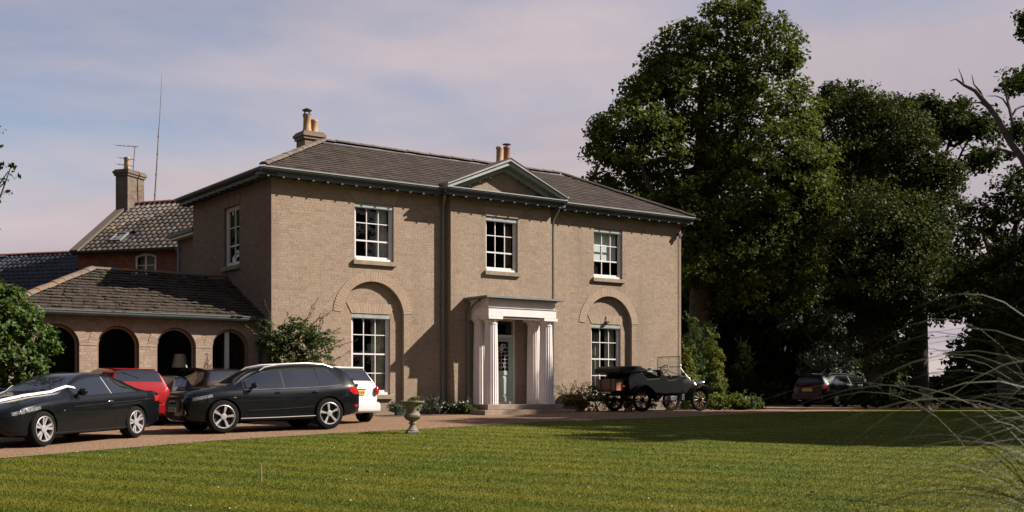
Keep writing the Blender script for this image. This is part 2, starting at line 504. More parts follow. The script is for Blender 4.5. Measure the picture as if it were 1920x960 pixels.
m_gravel, nt, b = new_mat('gravel')
vo = nt.nodes.new('ShaderNodeTexVoronoi'); vo.inputs['Scale'].default_value = 38
g_ = nt.nodes.new('ShaderNodeNewGeometry'); nt.links.new(g_.outputs['Position'], vo.inputs['Vector'])
c = mixrgb(nt, 0.75, (0.205, 0.122, 0.07), ramp(nt, vo.outputs['Color'], 0.1, 0.9, (0.115, 0.062, 0.034), (0.31, 0.20, 0.125)))
c = mixrgb(nt, ramp(nt, wnoise(nt, 0.6, 5, 0.65), 0.4, 0.7, (0, 0, 0), (0.6,) * 3), c, (0.155, 0.088, 0.048))
nt.links.new(c, b.inputs['Base Color']); b.inputs['Roughness'].default_value = 0.95; b.inputs['Specular IOR Level'].default_value = 0.2
bump(nt, b, vo.outputs['Distance'], 1.0, 0.02)

xs = np.concatenate([np.linspace(-900, -60, 12), np.linspace(-55, 75, 60), np.linspace(80, 900, 12)])
ys = np.concatenate([np.linspace(-200, -32, 6), np.linspace(-30, 62, 80), np.linspace(66, 1500, 14)])
ground = grid_sheet('ground', xs, ys, m_lawn)
tag(ground, kind='structure')

# gravel drive: a strip from the edge of the lawn to the house and beyond
V = []; F = []
gx = np.concatenate([np.linspace(-40, -12, 16), np.linspace(-11.5, 20, 110), np.linspace(21, 70, 20)])
nrow = 26
for x in gx:
    y0 = float(edge_y(x)) + 0.10 * math.sin(x * 3.1) * 0.4 + 0.03 * math.sin(x * 11.0)
    y1 = max(y0 + 6, 54.0 if x > 4 else (44.5 if x > 2 else 39.0))
    for j in range(nrow):
        t = j / (nrow - 1)
        y = y0 + (y1 - y0) * t
        V.append((x, y, ghf(x, y) + 0.006))
for i in range(len(gx) - 1):
    for j in range(nrow - 1):
        F.append((i * nrow + j, (i + 1) * nrow + j, (i + 1) * nrow + j + 1, i * nrow + j + 1))
drive = link('driveway', np_mesh('driveway', V, np.array(F), True), m_gravel)
tag(drive, kind='structure')

# ------------------------------------------------------------------ house frame
HU = Vector((0.8118, 0.5839, 0)); HW = Vector((-0.5839, 0.8118, 0))
H_RZ = math.atan2(HU.y, HU.x)
H_LOC = (-6.6, 31.8, 0.85)
HM = local_matrix(H_LOC, H_RZ)
L = 15.46; D = 5.95; WT = 6.62           # length, depth, wall top above the ground

brick_me = MB().add([(-.5, 0, -.5), (.5, 0, -.5), (.5, 0, .5), (-.5, 0, .5), (-.5, 1, -.5), (.5, 1, -.5), (.5, 1, .5), (-.5, 1, .5)],
                    [(0, 1, 2, 3), (0, 4, 5, 1), (1, 5, 6, 2), (2, 6, 7, 3), (3, 7, 4, 0)]).mesh('brick', fix=False)
def brick_copy(): return brick_me.copy()

class Op:
    """opening in a wall: rectangle, or with a round head of radius r springing at z1"""
    def __init__(self, x0, x1, z0, z1, arch=False, depth=0.12):
        self.x0, self.x1, self.z0, self.z1, self.arch, self.depth = x0, x1, z0, z1, arch, depth
        self.r = (x1 - x0) / 2; self.xc = (x0 + x1) / 2
    def top(self, x):
        if not self.arch: return self.z1
        return self.z1 + math.sqrt(max(0, self.r ** 2 - (x - self.xc) ** 2))
    def cut(self, z):
        if z <= self.z0: return None
        if z < self.z1: return (self.x0, self.x1)
        if self.arch and z < self.z1 + self.r:
            h = math.sqrt(self.r ** 2 - (z - self.z1) ** 2)
            return (self.xc - h, self.xc + h)
        return None

def wall_mesh(mb, P, x0, x1, z0, z1f, ops, xs_extra=()):
    """plane with openings and their reveals; P(x, depth, z) -> local point; z1f(x) top"""
    xs = {x0, x1} | set(xs_extra)
    for o in ops:
        xs |= {o.x0, o.x1}
        if o.arch: xs |= {o.xc - o.r * math.cos(math.pi * k / 28) for k in range(29)}
    xs = sorted(x for x in xs if x0 - 1e-6 <= x <= x1 + 1e-6)
    for a, c in zip(xs[:-1], xs[1:]):
        if c - a < 1e-5: continue
        hs = sorted([o for o in ops if o.x0 <= (a + c) / 2 <= o.x1], key=lambda o: o.z0)
        za = zc = z0
        for o in hs:
            if o.z0 > z0 + 1e-6: mb.quad(P(a, 0, za), P(c, 0, zc), P(c, 0, o.z0), P(a, 0, o.z0))
            za, zc = o.top(a), o.top(c)
        mb.quad(P(a, 0, za), P(c, 0, zc), P(c, 0, z1f(c)), P(a, 0, z1f(a)))
    for o in ops:
        d = o.depth
        mb.quad(P(o.x0, 0, o.z0), P(o.x0, 0, o.z1), P(o.x0, d, o.z1), P(o.x0, d, o.z0))
        mb.quad(P(o.x1, 0, o.z0), P(o.x1, 0, o.z1), P(o.x1, d, o.z1), P(o.x1, d, o.z0))
        if o.z0 > z0 + 1e-6: mb.quad(P(o.x0, 0, o.z0), P(o.x1, 0, o.z0), P(o.x1, d, o.z0), P(o.x0, d, o.z0))
        n = 28 if o.arch else 1
        for k in range(n):
            if o.arch:
                a = o.xc - o.r * math.cos(math.pi * k / n); c = o.xc - o.r * math.cos(math.pi * (k + 1) / n)
            else: a, c = o.x0, o.x1
            mb.quad(P(a, 0, o.top(a)), P(c, 0, o.top(c)), P(c, d, o.top(c)), P(a, d, o.top(a)))

def brick_items(PM, x0, x1, z0, z1f, cuts, proud=0.0022, rowh=0.075):
    """Flemish bond; PM local matrix of the plane (x along, -y outward); cuts(z) -> intervals left free"""
    out = []
    nrows = int((max(z1f(x0), z1f((x0 + x1) / 2), z1f(x1)) - z0) / rowh)
    lens = [0.215, 0.1025]
    for r_ in range(nrows):
        zc = z0 + (r_ + 0.5) * rowh
        x = x0 - (0.169 if r_ % 2 else 0.0) - 0.01 - random.choice((0, 0, .06, .11, .17))
        k = r_ % 2
        ct = cuts(zc)
        while x < x1:
            a, c = x, x + lens[k % 2]
            x = c + 0.008; k += 1
            segs = [(max(a, x0), min(c, x1))]
            for (p, q) in ct:
                nx = []
                for (s, t) in segs:
                    if q <= s or p >= t: nx.append((s, t)); continue
                    if p > s: nx.append((s, p))
                    if q < t: nx.append((q, t))
                segs = nx
            for (s, t) in segs:
                if t - s < 0.03: continue
                m = (s + t) / 2
                if zc + 0.03 > z1f(s) or zc + 0.03 > z1f(t): continue
                pr = proud * random.uniform(0.6, 1.35)
                M = PM @ Matrix(((t - s, 0, 0, m), (0, pr, 0, -pr), (0, 0, rowh - 0.008, zc), (0, 0, 0, 1)))
                out.append(M)
    return out

def plane_matrix(origin, along):
    """local x -> along, y -> inward (into the wall), z up"""
    a = Vector(along).normalized(); z = Vector((0, 0, 1)); y = z.cross(a)
    return Matrix(((a.x, y.x, 0, origin[0]), (a.y, y.y, 0, origin[1]), (a.z, y.z, 1, origin[2]), (0, 0, 0, 1)))

def voussoirs(parent, mat, xc, zc, r0, r1, a0, a1, n, y, t=0.02, name='voussoir', P=None):
    """wedges of an arch ring standing a little proud of the wall plane y (outward is -y)"""
    for k in range(n):
        g = (a1 - a0) / n * 0.045
        p0 = a0 + (a1 - a0) * k / n + g; p1 = a0 + (a1 - a0) * (k + 1) / n - g
        pts = [(xc + r0 * math.cos(p0), zc + r0 * math.sin(p0)), (xc + r1 * math.cos(p0), zc + r1 * math.sin(p0)),
               (xc + r1 * math.cos(p1), zc + r1 * math.sin(p1)), (xc + r0 * math.cos(p1), zc + r0 * math.sin(p1))]
        mb = MB().prism(pts, y - t * random.uniform(0.75, 1.1), y + 0.01, 'y')
        if P: mb.v = [P(*p) for p in mb.v]
        mb.build(name, mat, parent)

def jack_arch(parent, mat, x0, x1, z0, h, splay, n, y, t=0.02, P=None):
    for k in range(n):
        def X(f, top): return (x0 - splay * top) + (x1 - x0 + 2 * splay * top) * f
        f0, f1 = (k + 0.04) / n, (k + 0.96) / n
        pts = [(X(f0, 0), z0), (X(f1, 0), z0), (X(f1, 1), z0 + h), (X(f0, 1), z0 + h)]
        mb = MB().prism(pts, y - t * random.uniform(0.8, 1.1), y + 0.01, 'y')
        if P: mb.v = [P(*p) for p in mb.v]
        mb.build('voussoir', mat, parent)

def sash_window(parent, x0, x1, z0, z1, y, cols, rows, P=lambda x, y, z: (x, y, z), pelmet=True, sill_y=0.0, sill=True, stone_mat=None, head_room=0.0, sashes=2):
    """frame, glazing bars, panes, sill and blind box; y = plane of the frame front"""
    def T(mb): mb.v = [P(*p) for p in mb.v]; return mb
    fw = 0.065
    mb = MB().box(x0, x0 + fw, y, y + .11, z0, z1).box(x1 - fw, x1, y, y + .11, z0, z1).box(x0 + fw, x1 - fw, y, y + .11, z1 - .06, z1).box(x0 + fw, x1 - fw, y - .03, y + .11, z0, z0 + .075)
    w = T(mb).build('window', white_paint, parent)
    a, c, e, g = x0 + fw, x1 - fw, z0 + .075, z1 - .06
    zm = e + (g - e) * (rows // 2 / rows if rows % 2 == 0 else (rows - 1) / 2 / rows)
    # sash stiles and rails
    T(MB().box(a, a + .035, y + .03, y + .07, e, g).box(c - .035, c, y + .03, y + .07, e, g).box(a + .035, c - .035, y + .03, y + .075, e, e + .06).box(a + .035, c - .035, y + .03, y + .07, g - .04, g)
      ).build('sash', white_paint, w)
    for k in range(1, cols):
        xk = a + (c - a) * k / cols
        T(MB().box(xk - .0125, xk + .0125, y + .028, y + .065, e + .06, g - .04)).build('glazing_bar', white_paint, w)
    for k in range(1, rows):
        zk = e + (g - e) * k / rows
        hh = .022 if abs(zk - zm) < .02 else .0125
        T(MB().box(a + .035, c - .035, y + .026, y + .068, zk - hh, zk + hh)).build('glazing_bar', white_paint, w)
    for i in range(cols):
        for j in range(rows):
            px0, px1 = a + (c - a) * i / cols + .012, a + (c - a) * (i + 1) / cols - .012
            pz0, pz1 = e + (g - e) * j / rows + .012, e + (g - e) * (j + 1) / rows - .012
            tl = random.uniform(-.004, .004)
            T(MB().box(px0, px1, y + .048 + tl, y + .051 + tl, pz0, pz1)).build('pane', pane_glass, w)
    if pelmet:
        ph = 0.13
        T(MB().box(x0 + .005, x1 - .005, y - .06, y - .004, z1 - ph, z1 - .004)).build('blind_box', eave_pale, w)
        n = int((x1 - x0) / .04)
        mb = MB()
        for k in range(n):
            xx = x0 + .02 + (x1 - x0 - .04) * k / (n - 1)
            mb.prism([(xx - .012, z1 - ph - .001), (xx + .012, z1 - ph - .001), (xx, z1 - ph - .03)], y - .05, y - .03, 'y')
        o = T(mb).build('blind_fringe', eave_pale, w)
    if sill:
        T(MB().box(x0 - .07, x1 + .07, sill_y - .09, y + .02, z0 - .13, z0 - .002)).build('sill', stone_mat or stone, w, bevel=.008)
    return w

# ------------------------------------------------------------------ main house
house = empty('country_house', H_LOC, H_RZ)
tag(house, 'two storey pale brick country house with slate hip roof, central pediment and white porch', 'house')
BAY0, BAY1, BN = 5.66, 9.45, 0.28
A1, A2, AR, ARO, AZ = 3.165, 12.13, 1.03, 1.30, 2.88
REC = 0.14
def PL(x, d, z): return (x, d, z)
up_w = [Op(2.56, 3.85, 4.50, 6.17, depth=.2), Op(11.47, 12.73, 4.50, 6.17, depth=.2)]
rec = [Op(A1 - AR, A1 + AR, 0.0, AZ, True, REC), Op(A2 - AR, A2 + AR, 0.0, AZ, True, REC)]
mid_w = Op(6.94, 8.15, 4.43, 6.12, depth=.2)
door_op = Op(7.10, 8.09, 0.33, 2.98, depth=.14)
lo_w = [Op(2.53, 3.81, .62, 2.98, depth=.18), Op(11.48, 12.77, .62, 2.98, depth=.18)]
ZB = 0.0
mb = MB()
def flat(z): return lambda x: z
wall_mesh(mb, PL, 0, BAY0, ZB, flat(WT), [up_w[0], rec[0]])
wall_mesh(mb, PL, BAY1, L, ZB, flat(WT), [up_w[1], rec[1]])
wall_mesh(mb, lambda x, d, z: (x, d - BN, z), BAY0, BAY1, ZB, flat(WT), [mid_w, door_op])
for X in (BAY0, BAY1): mb.quad((X, -BN, ZB), (X, 0, ZB), (X, 0, WT), (X, -BN, WT))
for A, W in ((A1, lo_w[0]), (A2, lo_w[1])):
    arch_top = lambda x, A=A: AZ + math.sqrt(max(0, AR ** 2 - (x - A) ** 2))
    wall_mesh(mb, lambda x, d, z: (x, d + REC, z), A - AR, A + AR, ZB, arch_top, [W], [A - AR * math.cos(math.pi * k / 28) for k in range(29)])
# footings down into the ground, back and right walls
mb.quad((0, 0, -.5), (L, 0, -.5), (L, 0, ZB), (0, 0, ZB))
mb.quad((L, 0, -.5), (L, D, -.5), (L, D, WT), (L, 0, WT))
mb.quad((0, D, -.5), (L, D, -.5), (L, D, WT), (0, D, WT))
front = mb.build('front_wall', mortar, house, fix=False)
# bricks
def cuts_main(z):
    c = [o.cut(z) for o in up_w + rec]
    c = [q for q in c if q]
    c.append((BAY0 - .004, BAY1 + .004))
    for A in (A1, A2):                                      # arch ring
        if AZ + .12 < z < AZ + ARO:
            h = math.sqrt(ARO ** 2 - (z - AZ) ** 2); c.append((A - h, A + h))
    for o in up_w:                                          # flat arch over the window
        if o.z1 < z < o.z1 + .30:
            s = .16 * (z - o.z1) / .30; c.append((o.x0 - s, o.x1 + s))
    for o in up_w:
        if o.z0 - .13 < z < o.z0: c.append((o.x0 - .07, o.x1 + .07))
    return c
fitems = brick_items(plane_matrix((0, 0, 0), (1, 0, 0)), 0, L, ZB, flat(WT), cuts_main)
def cuts_bay(z):
    c = [q for q in (mid_w.cut(z), door_op.cut(z)) if q]
    o = mid_w
    if o.z1 < z < o.z1 + .28:
        s = .15 * (z - o.z1) / .28; c.append((o.x0 - s, o.x1 + s))
    if o.z0 - .13 < z < o.z0: c.append((o.x0 - .07, o.x1 + .07))
    return c
fitems += brick_items(plane_matrix((0, -BN, 0), (1, 0, 0)), BAY0, BAY1, ZB, flat(WT), cuts_bay)
PED0, PED1, PAX, PAZ, PBZ = 5.32, 9.79, 7.555, 7.70, 6.78
def ped_top(x): return PBZ + (PAZ - PBZ - .08) * max(0, 1 - abs(x - PAX) / (PAX - BAY0 + .05))
fitems += brick_items(plane_matrix((0, -BN, 0), (1, 0, 0)), BAY0, BAY1, PBZ - .06, ped_top, lambda z: [])
for A, W in ((A1, lo_w[0]), (A2, lo_w[1])):
    def cuts_rec(z, W=W):
        c = [q for q in (W.cut(z),) if q]
        if W.z1 < z < W.z1 + .30:
            s = .16 * (z - W.z1) / .30; c.append((W.x0 - s, W.x1 + s))
        if W.z0 - .13 < z < W.z0: c.append((W.x0 - .07, W.x1 + .07))
        return c
    fitems += brick_items(plane_matrix((0, REC, 0), (1, 0, 0)), A - AR + .005, A + AR - .005, ZB,
                          lambda x, A=A: AZ + math.sqrt(max(0, AR ** 2 - (x - A) ** 2)), cuts_rec)
fitems += brick_items(plane_matrix((BAY0, 0, 0), (0, -1, 0)), 0, BN, ZB, flat(WT), lambda z: [])
got = emit_pieces('brick', brick_copy(), fitems, gault, front, HM, 240, 'brickwork')
for A in (A1, A2):
    voussoirs(front, rubbed, A, AZ, AR - .002, ARO, R(6), R(174), 44, 0.0)
for o in up_w: jack_arch(front, rubbed, o.x0, o.x1, o.z1, .30, .16, 16, 0.0)
jack_arch(front, rubbed, mid_w.x0, mid_w.x1, mid_w.z1, .28, .15, 16, -BN)
for o in lo_w: jack_arch(front, rubbed, o.x0, o.x1, o.z1, .30, .16, 16, REC)

# left flank wall: x = 0 plane, running back
side_w = Op(2.23, 3.40, 4.40, 6.15, depth=.2)
PS = lambda x, d, z: (d, x, z)                             # x = distance back from the corner, d inward
mb = MB()
wall_mesh(mb, PS, 0, D, ZB, flat(WT), [side_w])
mb.quad((0, 0, -.5), (0, D, -.5), (0, D, ZB), (0, 0, ZB))
flank = mb.build('flank_wall', mortar_d, house, fix=False)
def cuts_side(z):
    a = lambda q: (D - q[1], D - q[0])
    c = [a(q) for q in (side_w.cut(z),) if q]
    if side_w.z1 < z < side_w.z1 + .3: c.append(a((side_w.x0 - .1, side_w.x1 + .1)))
    if side_w.z0 - .13 < z < side_w.z0: c.append(a((side_w.x0 - .07, side_w.x1 + .07)))
    return c
# the plane runs from the back corner to the front corner so that its outward side is -x
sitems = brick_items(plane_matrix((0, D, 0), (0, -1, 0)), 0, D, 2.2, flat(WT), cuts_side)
emit_pieces('brick', brick_copy(), sitems, gault_shaded, flank, HM, 60, 'brickwork')
jack_arch(flank, gault_shaded, side_w.x0 - .02, side_w.x1 + .02, side_w.z1, .30, .08, 14, 0.0, P=lambda x, y, z: (y, x, z))

# windows of the house
FW_Y = 0.085
w_ul = sash_window(house, up_w[0].x0, up_w[0].x1, up_w[0].z0, up_w[0].z1, FW_Y, 3, 3)
w_ur = sash_window(house, up_w[1].x0, up_w[1].x1, up_w[1].z0, up_w[1].z1, FW_Y, 3, 3)
w_m = sash_window(house, mid_w.x0, mid_w.x1, mid_w.z0, mid_w.z1, FW_Y - BN, 3, 3, sill_y=-BN)
w_ll = sash_window(house, lo_w[0].x0, lo_w[0].x1, lo_w[0].z0, lo_w[0].z1, FW_Y + REC - .02, 3, 4, sill_y=REC)
w_lr = sash_window(house, lo_w[1].x0, lo_w[1].x1, lo_w[1].z0, lo_w[1].z1, FW_Y + REC - .02, 3, 4, sill_y=REC)
w_s = sash_window(house, side_w.x0, side_w.x1, side_w.z0, side_w.z1, FW_Y, 2, 3, P=lambda x, y, z: (y, x, z), pelmet=False)

# rooms behind the glass
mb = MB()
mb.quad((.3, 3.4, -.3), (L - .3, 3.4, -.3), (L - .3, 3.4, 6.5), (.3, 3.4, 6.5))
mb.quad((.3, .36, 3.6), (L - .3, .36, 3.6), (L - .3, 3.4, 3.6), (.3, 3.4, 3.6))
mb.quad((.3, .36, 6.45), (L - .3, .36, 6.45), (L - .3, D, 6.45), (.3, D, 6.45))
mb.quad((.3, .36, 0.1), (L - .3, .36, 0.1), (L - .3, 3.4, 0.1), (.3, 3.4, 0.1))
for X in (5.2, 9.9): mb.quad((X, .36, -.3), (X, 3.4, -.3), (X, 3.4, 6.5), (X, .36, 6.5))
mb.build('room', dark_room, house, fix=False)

def curtain(label, cat, mat, x0, x1, z0, z1, y, folds, P=lambda x, y, z: (x, y, z), amp=.035, grp='curtains drawn aside behind the windows'):
    n = folds * 6
    V = []; F = []
    rows = 5
    for j in range(rows):
        t = j / (rows - 1)
        for i in range(n + 1):
            s = i / n
            xx = x0 + (x1 - x0) * s
            yy = y + amp * (0.55 + 0.45 * (1 - t)) * math.sin(2 * math.pi * folds * s + .6 * math.sin(3 * s + t))
            V.append(tuple(HM @ Vector(P(xx, yy, z0 + (z1 - z0) * t))))
    for j in range(rows - 1):
        for i in range(n):
            F.append((j * (n + 1) + i, j * (n + 1) + i + 1, (j + 1) * (n + 1) + i + 1, (j + 1) * (n + 1) + i))
    o = link('curtain', np_mesh('curtain', V, np.array(F), True), mat)
    md = o.modifiers.new('solid', 'SOLIDIFY'); md.thickness = .006
    tag(o, label, cat, grp)
    return o
curtain('grey curtain at the right side of the upper window left of the pediment', 'curtain', curtain_g, 3.44, 3.80, 4.58, 6.05, .33, 4)
curtain('brown curtain inside the upper window below the pediment', 'curtain', curtain_b, 7.88, 8.12, 4.5, 6.0, .33 - BN, 3)
curtain('tall cream curtain inside the tall ground floor window beside the white car', 'curtain', curtain_m, 3.36, 3.77, .66, 2.9, .46, 5)
curtain('cream curtain inside the ground floor window behind the vintage car, right side', 'curtain', curtain_m, 12.34, 12.74, .66, 2.9, .46, 4)
curtain('narrow cream curtain near the middle of the ground floor window behind the vintage car', 'curtain', curtain_m, 11.95, 12.2, .66, 2.75, .62, 2)
curtain('pale curtain filling the right half of the shaded flank window', 'curtain', curtain_g, 2.29, 2.9, 4.45, 6.1, .32, 3, P=lambda x, y, z: (y, x, z))
bl = MB().box(11.53, 12.68, .30, .305, 5.10, 6.08)
bl.box(11.53, 12.68, .295, .31, 5.08, 5.10)
bl.v = [tuple(HM @ Vector(p)) for p in bl.v]
tag(bl.build('roller_blind', blind_m), 'white roller blind half lowered in the upper right window', 'blind')
# folding screen seen under the blind
mb = MB()
mb.tube([(11.75, .75, 4.5), (12.05, .75, 5.05)], .02, 6).tube([(12.3, .75, 4.5), (12.1, .75, 5.2)], .02, 6).box(12.05, 12.3, .8, .83, 4.45, 5.0)
mb.v = [tuple(HM @ Vector(p)) for p in mb.v]
tag(mb.build('chair_frame', white_paint), 'white folding frame standing inside the upper right window', 'furniture')

# ------------------------------------------------------------------ eaves
GZ = 6.81                                   # top of the gutter
OH = 0.36
def eave_run(name, x0, x1, n, along='x', xoff=0.0):
    """soffit, fascia and gutter along the front (x) or along the flank (y)"""
    def T(mb):
        if along == 'y': mb.v = [(-p[1] * -1, p[0], p[2]) if False else (p[1], p[0], p[2]) for p in mb.v]
        return mb
    w0 = xoff
    e = T(MB().box(x0, x1, w0 - n + .06, w0 + .02, 6.60, 6.66)).build(name, eave_green, house)
    T(MB().box(x0, x1, w0 - n + .02, w0 - n + .06, 6.585, 6.74)).build('fascia', eave_green, e)
    # ogee gutter: dark trough with a pale lip
    prof = [(w0 - n + .02, 6.68), (w0 - n - .04, 6.69), (w0 - n - .09, 6.735), (w0 - n - .10, GZ - .035), (w0 - n + .02, GZ - .035)]
    mb = MB().prism(prof, x0 - .0, x1 + .0, 'x')
    T(mb).build('gutter', eave_green, e)
    T(MB().box(x0, x1, w0 - n - .112, w0 - n - .082, GZ - .034, GZ - .008)).build('gutter_lip', eave_pale, e)
    k = int((x1 - x0) / .43)
    bme = T(MB().box(-.03, .03, -.24, 0, -.045, 0)).mesh('modillion')
    bme.materials.append(eave_green)
    tme = T(MB().box(-.024, .024, -.02, 0, -.050, -.020)).mesh('modillion_glint')
    tme.materials.append(pipe_green)  # paler ends: sunlight catching the modillions is put into the colour
    for i in range(k):
        xx = x0 + (x1 - x0) * (i + .5) / k
        loc = (xx, w0 - n + .26 + .04, 6.598) if along == 'x' else (w0 - n + .30, xx, 6.598)
        o = link('modillion', bme, None, e); o.location = loc
        loc2 = (xx, w0 - n + .035, 6.597) if along == 'x' else (w0 - n + .035, xx, 6.597)
        o2 = link('modillion_glint', tme, None, e); o2.location = loc2
    return e
eave_run('eaves', -OH - .1, PED0 + .02, OH)
eave_run('eaves', PED1 - .02, L + OH - .12, OH)
eave_run('eaves', PED0, PED1, OH, xoff=-BN)
eave_run('eaves', -OH + .02, D + .35, OH, along='y')
# pediment: raking cornices and brick tympanum
mb = MB()
mb.add([(BAY0 + .02, -BN, 6.5), (BAY1 - .02, -BN, 6.5), (BAY1 - .02, -BN, PBZ), (PAX, -BN, PAZ - .05), (BAY0 + .02, -BN, PBZ)], [(0, 1, 2, 3, 4)])
mb.build('tympanum', mortar, front, fix=False)
yf = -BN - OH - .1
for (xa, xb, s) in ((PED0, PAX, 1), (PED1, PAX, -1)):
    dx, dz = xb - xa, PAZ - PBZ
    ln = math.hypot(dx, dz); nx, nz = -dz / ln * (1 if s > 0 else -1), abs(dx) / ln
    # lower moulding, then the upper cornice further out
    def bar(h0, h1, y0, name, mat, parent):
        pts = [(xa + nx * h0, PBZ + nz * h0 + .0), (xb, PAZ + h0 / nz * 1.0), (xb, PAZ + h1 / nz), (xa + nx * h1, PBZ + nz * h1)]
        return MB().prism(pts, y0, -BN + .02, 'y').build(name, mat, parent)
    c_ = bar(-.02, .09, yf + .06, 'raking_cornice', eave_pale, house)
    bar(.09, .15, yf, 'raking_lip', eave_pale, c_)
    bar(-.16, -.02, -BN - .16, 'raking_moulding', eave_pale, c_)
    dm = MB().box(-.025, .025, -.06, 0, -.025, .025).mesh('modillion'); dm.materials.append(eave_green)
    for i in range(1, 5):
        t = i / 5.2
        o = link('modillion', dm, None, c_)
        o.location = (xa + dx * (t * .9 + .06) , -BN - .10, PBZ + dz * (t * .9 + .06) - .19); o.rotation_euler = (0, -math.atan2(dz, dx) if s > 0 else math.atan2(dz, -dx), 0)

# ------------------------------------------------------------------ main roof
RZ0 = GZ - .03; RO = OH + .05
RH = 8.46; RY = D / 2 + .02
RX0, RX1 = 3.05, L - 3.0
mb = MB()
e0, e1, e2, e3 = (-RO, -RO, RZ0), (L + RO - .12, -RO, RZ0), (L + RO - .12, D + RO, RZ0), (-RO, D + RO, RZ0)
r0, r1 = (RX0, RY, RH), (RX1, RY, RH)
mb.add([e0, e1, e2, e3, r0, r1], [(0, 1, 5, 4), (1, 2, 5), (2, 3, 4, 5), (3, 0, 4)])
mb.add([e0, e1, e2, e3], [(0, 1, 2, 3)])
roof = mb.build('roof', slate, house)
# front slope slates
slope = Vector((0, RY + RO, RH - RZ0)); SL = slope.length; sv = slope / SL
sn = Vector((0, -sv.z, sv.y))
slate_me = MB().box(-.5, .5, 0, 1, 0, 1).mesh('slate', fix=False)
items = []
EXPO = .215; SW = .27
nr = int(SL / EXPO)
for j in range(nr):
    s0 = j * EXPO
    t = s0 / SL
    xa = -RO + (RX0 + RO) * (t + .05); xb = L + RO - .12 - (L + RO - .12 - RX1) * (t + .05)
    x = xa - (SW / 2 if j % 2 else 0) - random.uniform(0, .05)
    while x < xb:
        a, c = max(x, xa), min(x + SW - .007, xb)
        x += SW
        if c - a < .05: continue
        if PED0 + .1 < (a + c) / 2 < PED1 - .1:
            # behind the little gable roof
            if s0 * sv.z + RZ0 < ped_top((a + c) / 2) + .05 and s0 < .9: continue
        p = Vector(((a + c) / 2, -RO, RZ0)) + sv * (s0 - .03) + sn * .016
        tilt = random.uniform(-.006, .006)
        lift = .018 + random.uniform(0, .007)
        # lower edge lifted by the slates beneath
        ax = Vector((1, tilt, 0)).normalized()
        ay = (sv * (EXPO + .05) - sn * lift).normalized(); az = ax.cross(ay).normalized()
        M = Matrix(((ax.x * (c - a), ay.x * (EXPO + .06), az.x * .009, p.x), (ax.y * (c - a), ay.y * (EXPO + .06), az.y * .009, p.y + sn.y * lift), (ax.z * (c - a), ay.z * (EXPO + .06), az.z * .009, p.z + sn.z * lift), (0, 0, 0, 1)))
        items.append(M)
emit_pieces('slate', slate_me, items, slate, roof, HM, 300, 'slates')
# ridge and hip tiles
def ridge_run(a, c, mat, parent, name='ridge_tile', ln=.42, r=.13, jitter=.006):
    a, c = Vector(a), Vector(c); d = c - a; n = max(1, int(d.length / ln)); d.normalize()
    st = (Vector(c) - Vector(a)).length / n
    side_ = d.cross(Vector((0, 0, 1))).normalized(); up_ = side_.cross(d)
    for i in range(n):
        p = a + d * (i * st) ; q = a + d * ((i + 1.03) * st)
        mb = MB()
        ring = []
        j = random.uniform(-jitter, jitter)
        for (pt, k) in ((p, 1.06), (q, .97)):
            for t in range(7):
                an = math.pi * (t / 6) * .84 + math.pi * .08
                ring.append(pt + side_ * (math.cos(an) * r * k) + up_ * (math.sin(an) * r * .75 * k + j - r * .18))
        mb.add(ring, [(t, t + 1, 8 + t, 7 + t) for t in range(6)] + [tuple(range(7))])
        o = mb.build(name, mat, parent)
        md = o.modifiers.new('solid', 'SOLIDIFY'); md.thickness = .016
lift = Vector((0, 0, .05))
ridge_run(Vector(r0) + lift, Vector(r1) + lift, ridge_m, roof)
ridge_run(Vector(e0) + lift, Vector(r0) + lift, ridge_m, roof, 'hip_tile')
ridge_run(Vector(e1) + lift, Vector(r1) + lift, slate, roof, 'hip_tile')
# little gable roof behind the pediment
gy0 = -BN - OH - .1
back = (PAZ + .16 - RZ0) / (RH - RZ0) * (RY + RO) - RO + .1
mb = MB()
zt = PAZ + .20; zb = PBZ + .165
for (X, s) in ((PED0, 1), (PED1, -1)):
    pts = [(X - .02 * s, gy0 - .01, zb), (PAX, gy0 - .01, zt), (PAX, back, zt), (X - .02 * s, -.15, zb)]
    mb.add(pts + [(p[0], p[1], p[2] - .035) for p in pts], [(0, 1, 2, 3), (7, 6, 5, 4), (0, 4, 5, 1), (1, 5, 6, 2), (2, 6, 7, 3), (3, 7, 4, 0)])
mb.build('gable_roof', slate, roof)

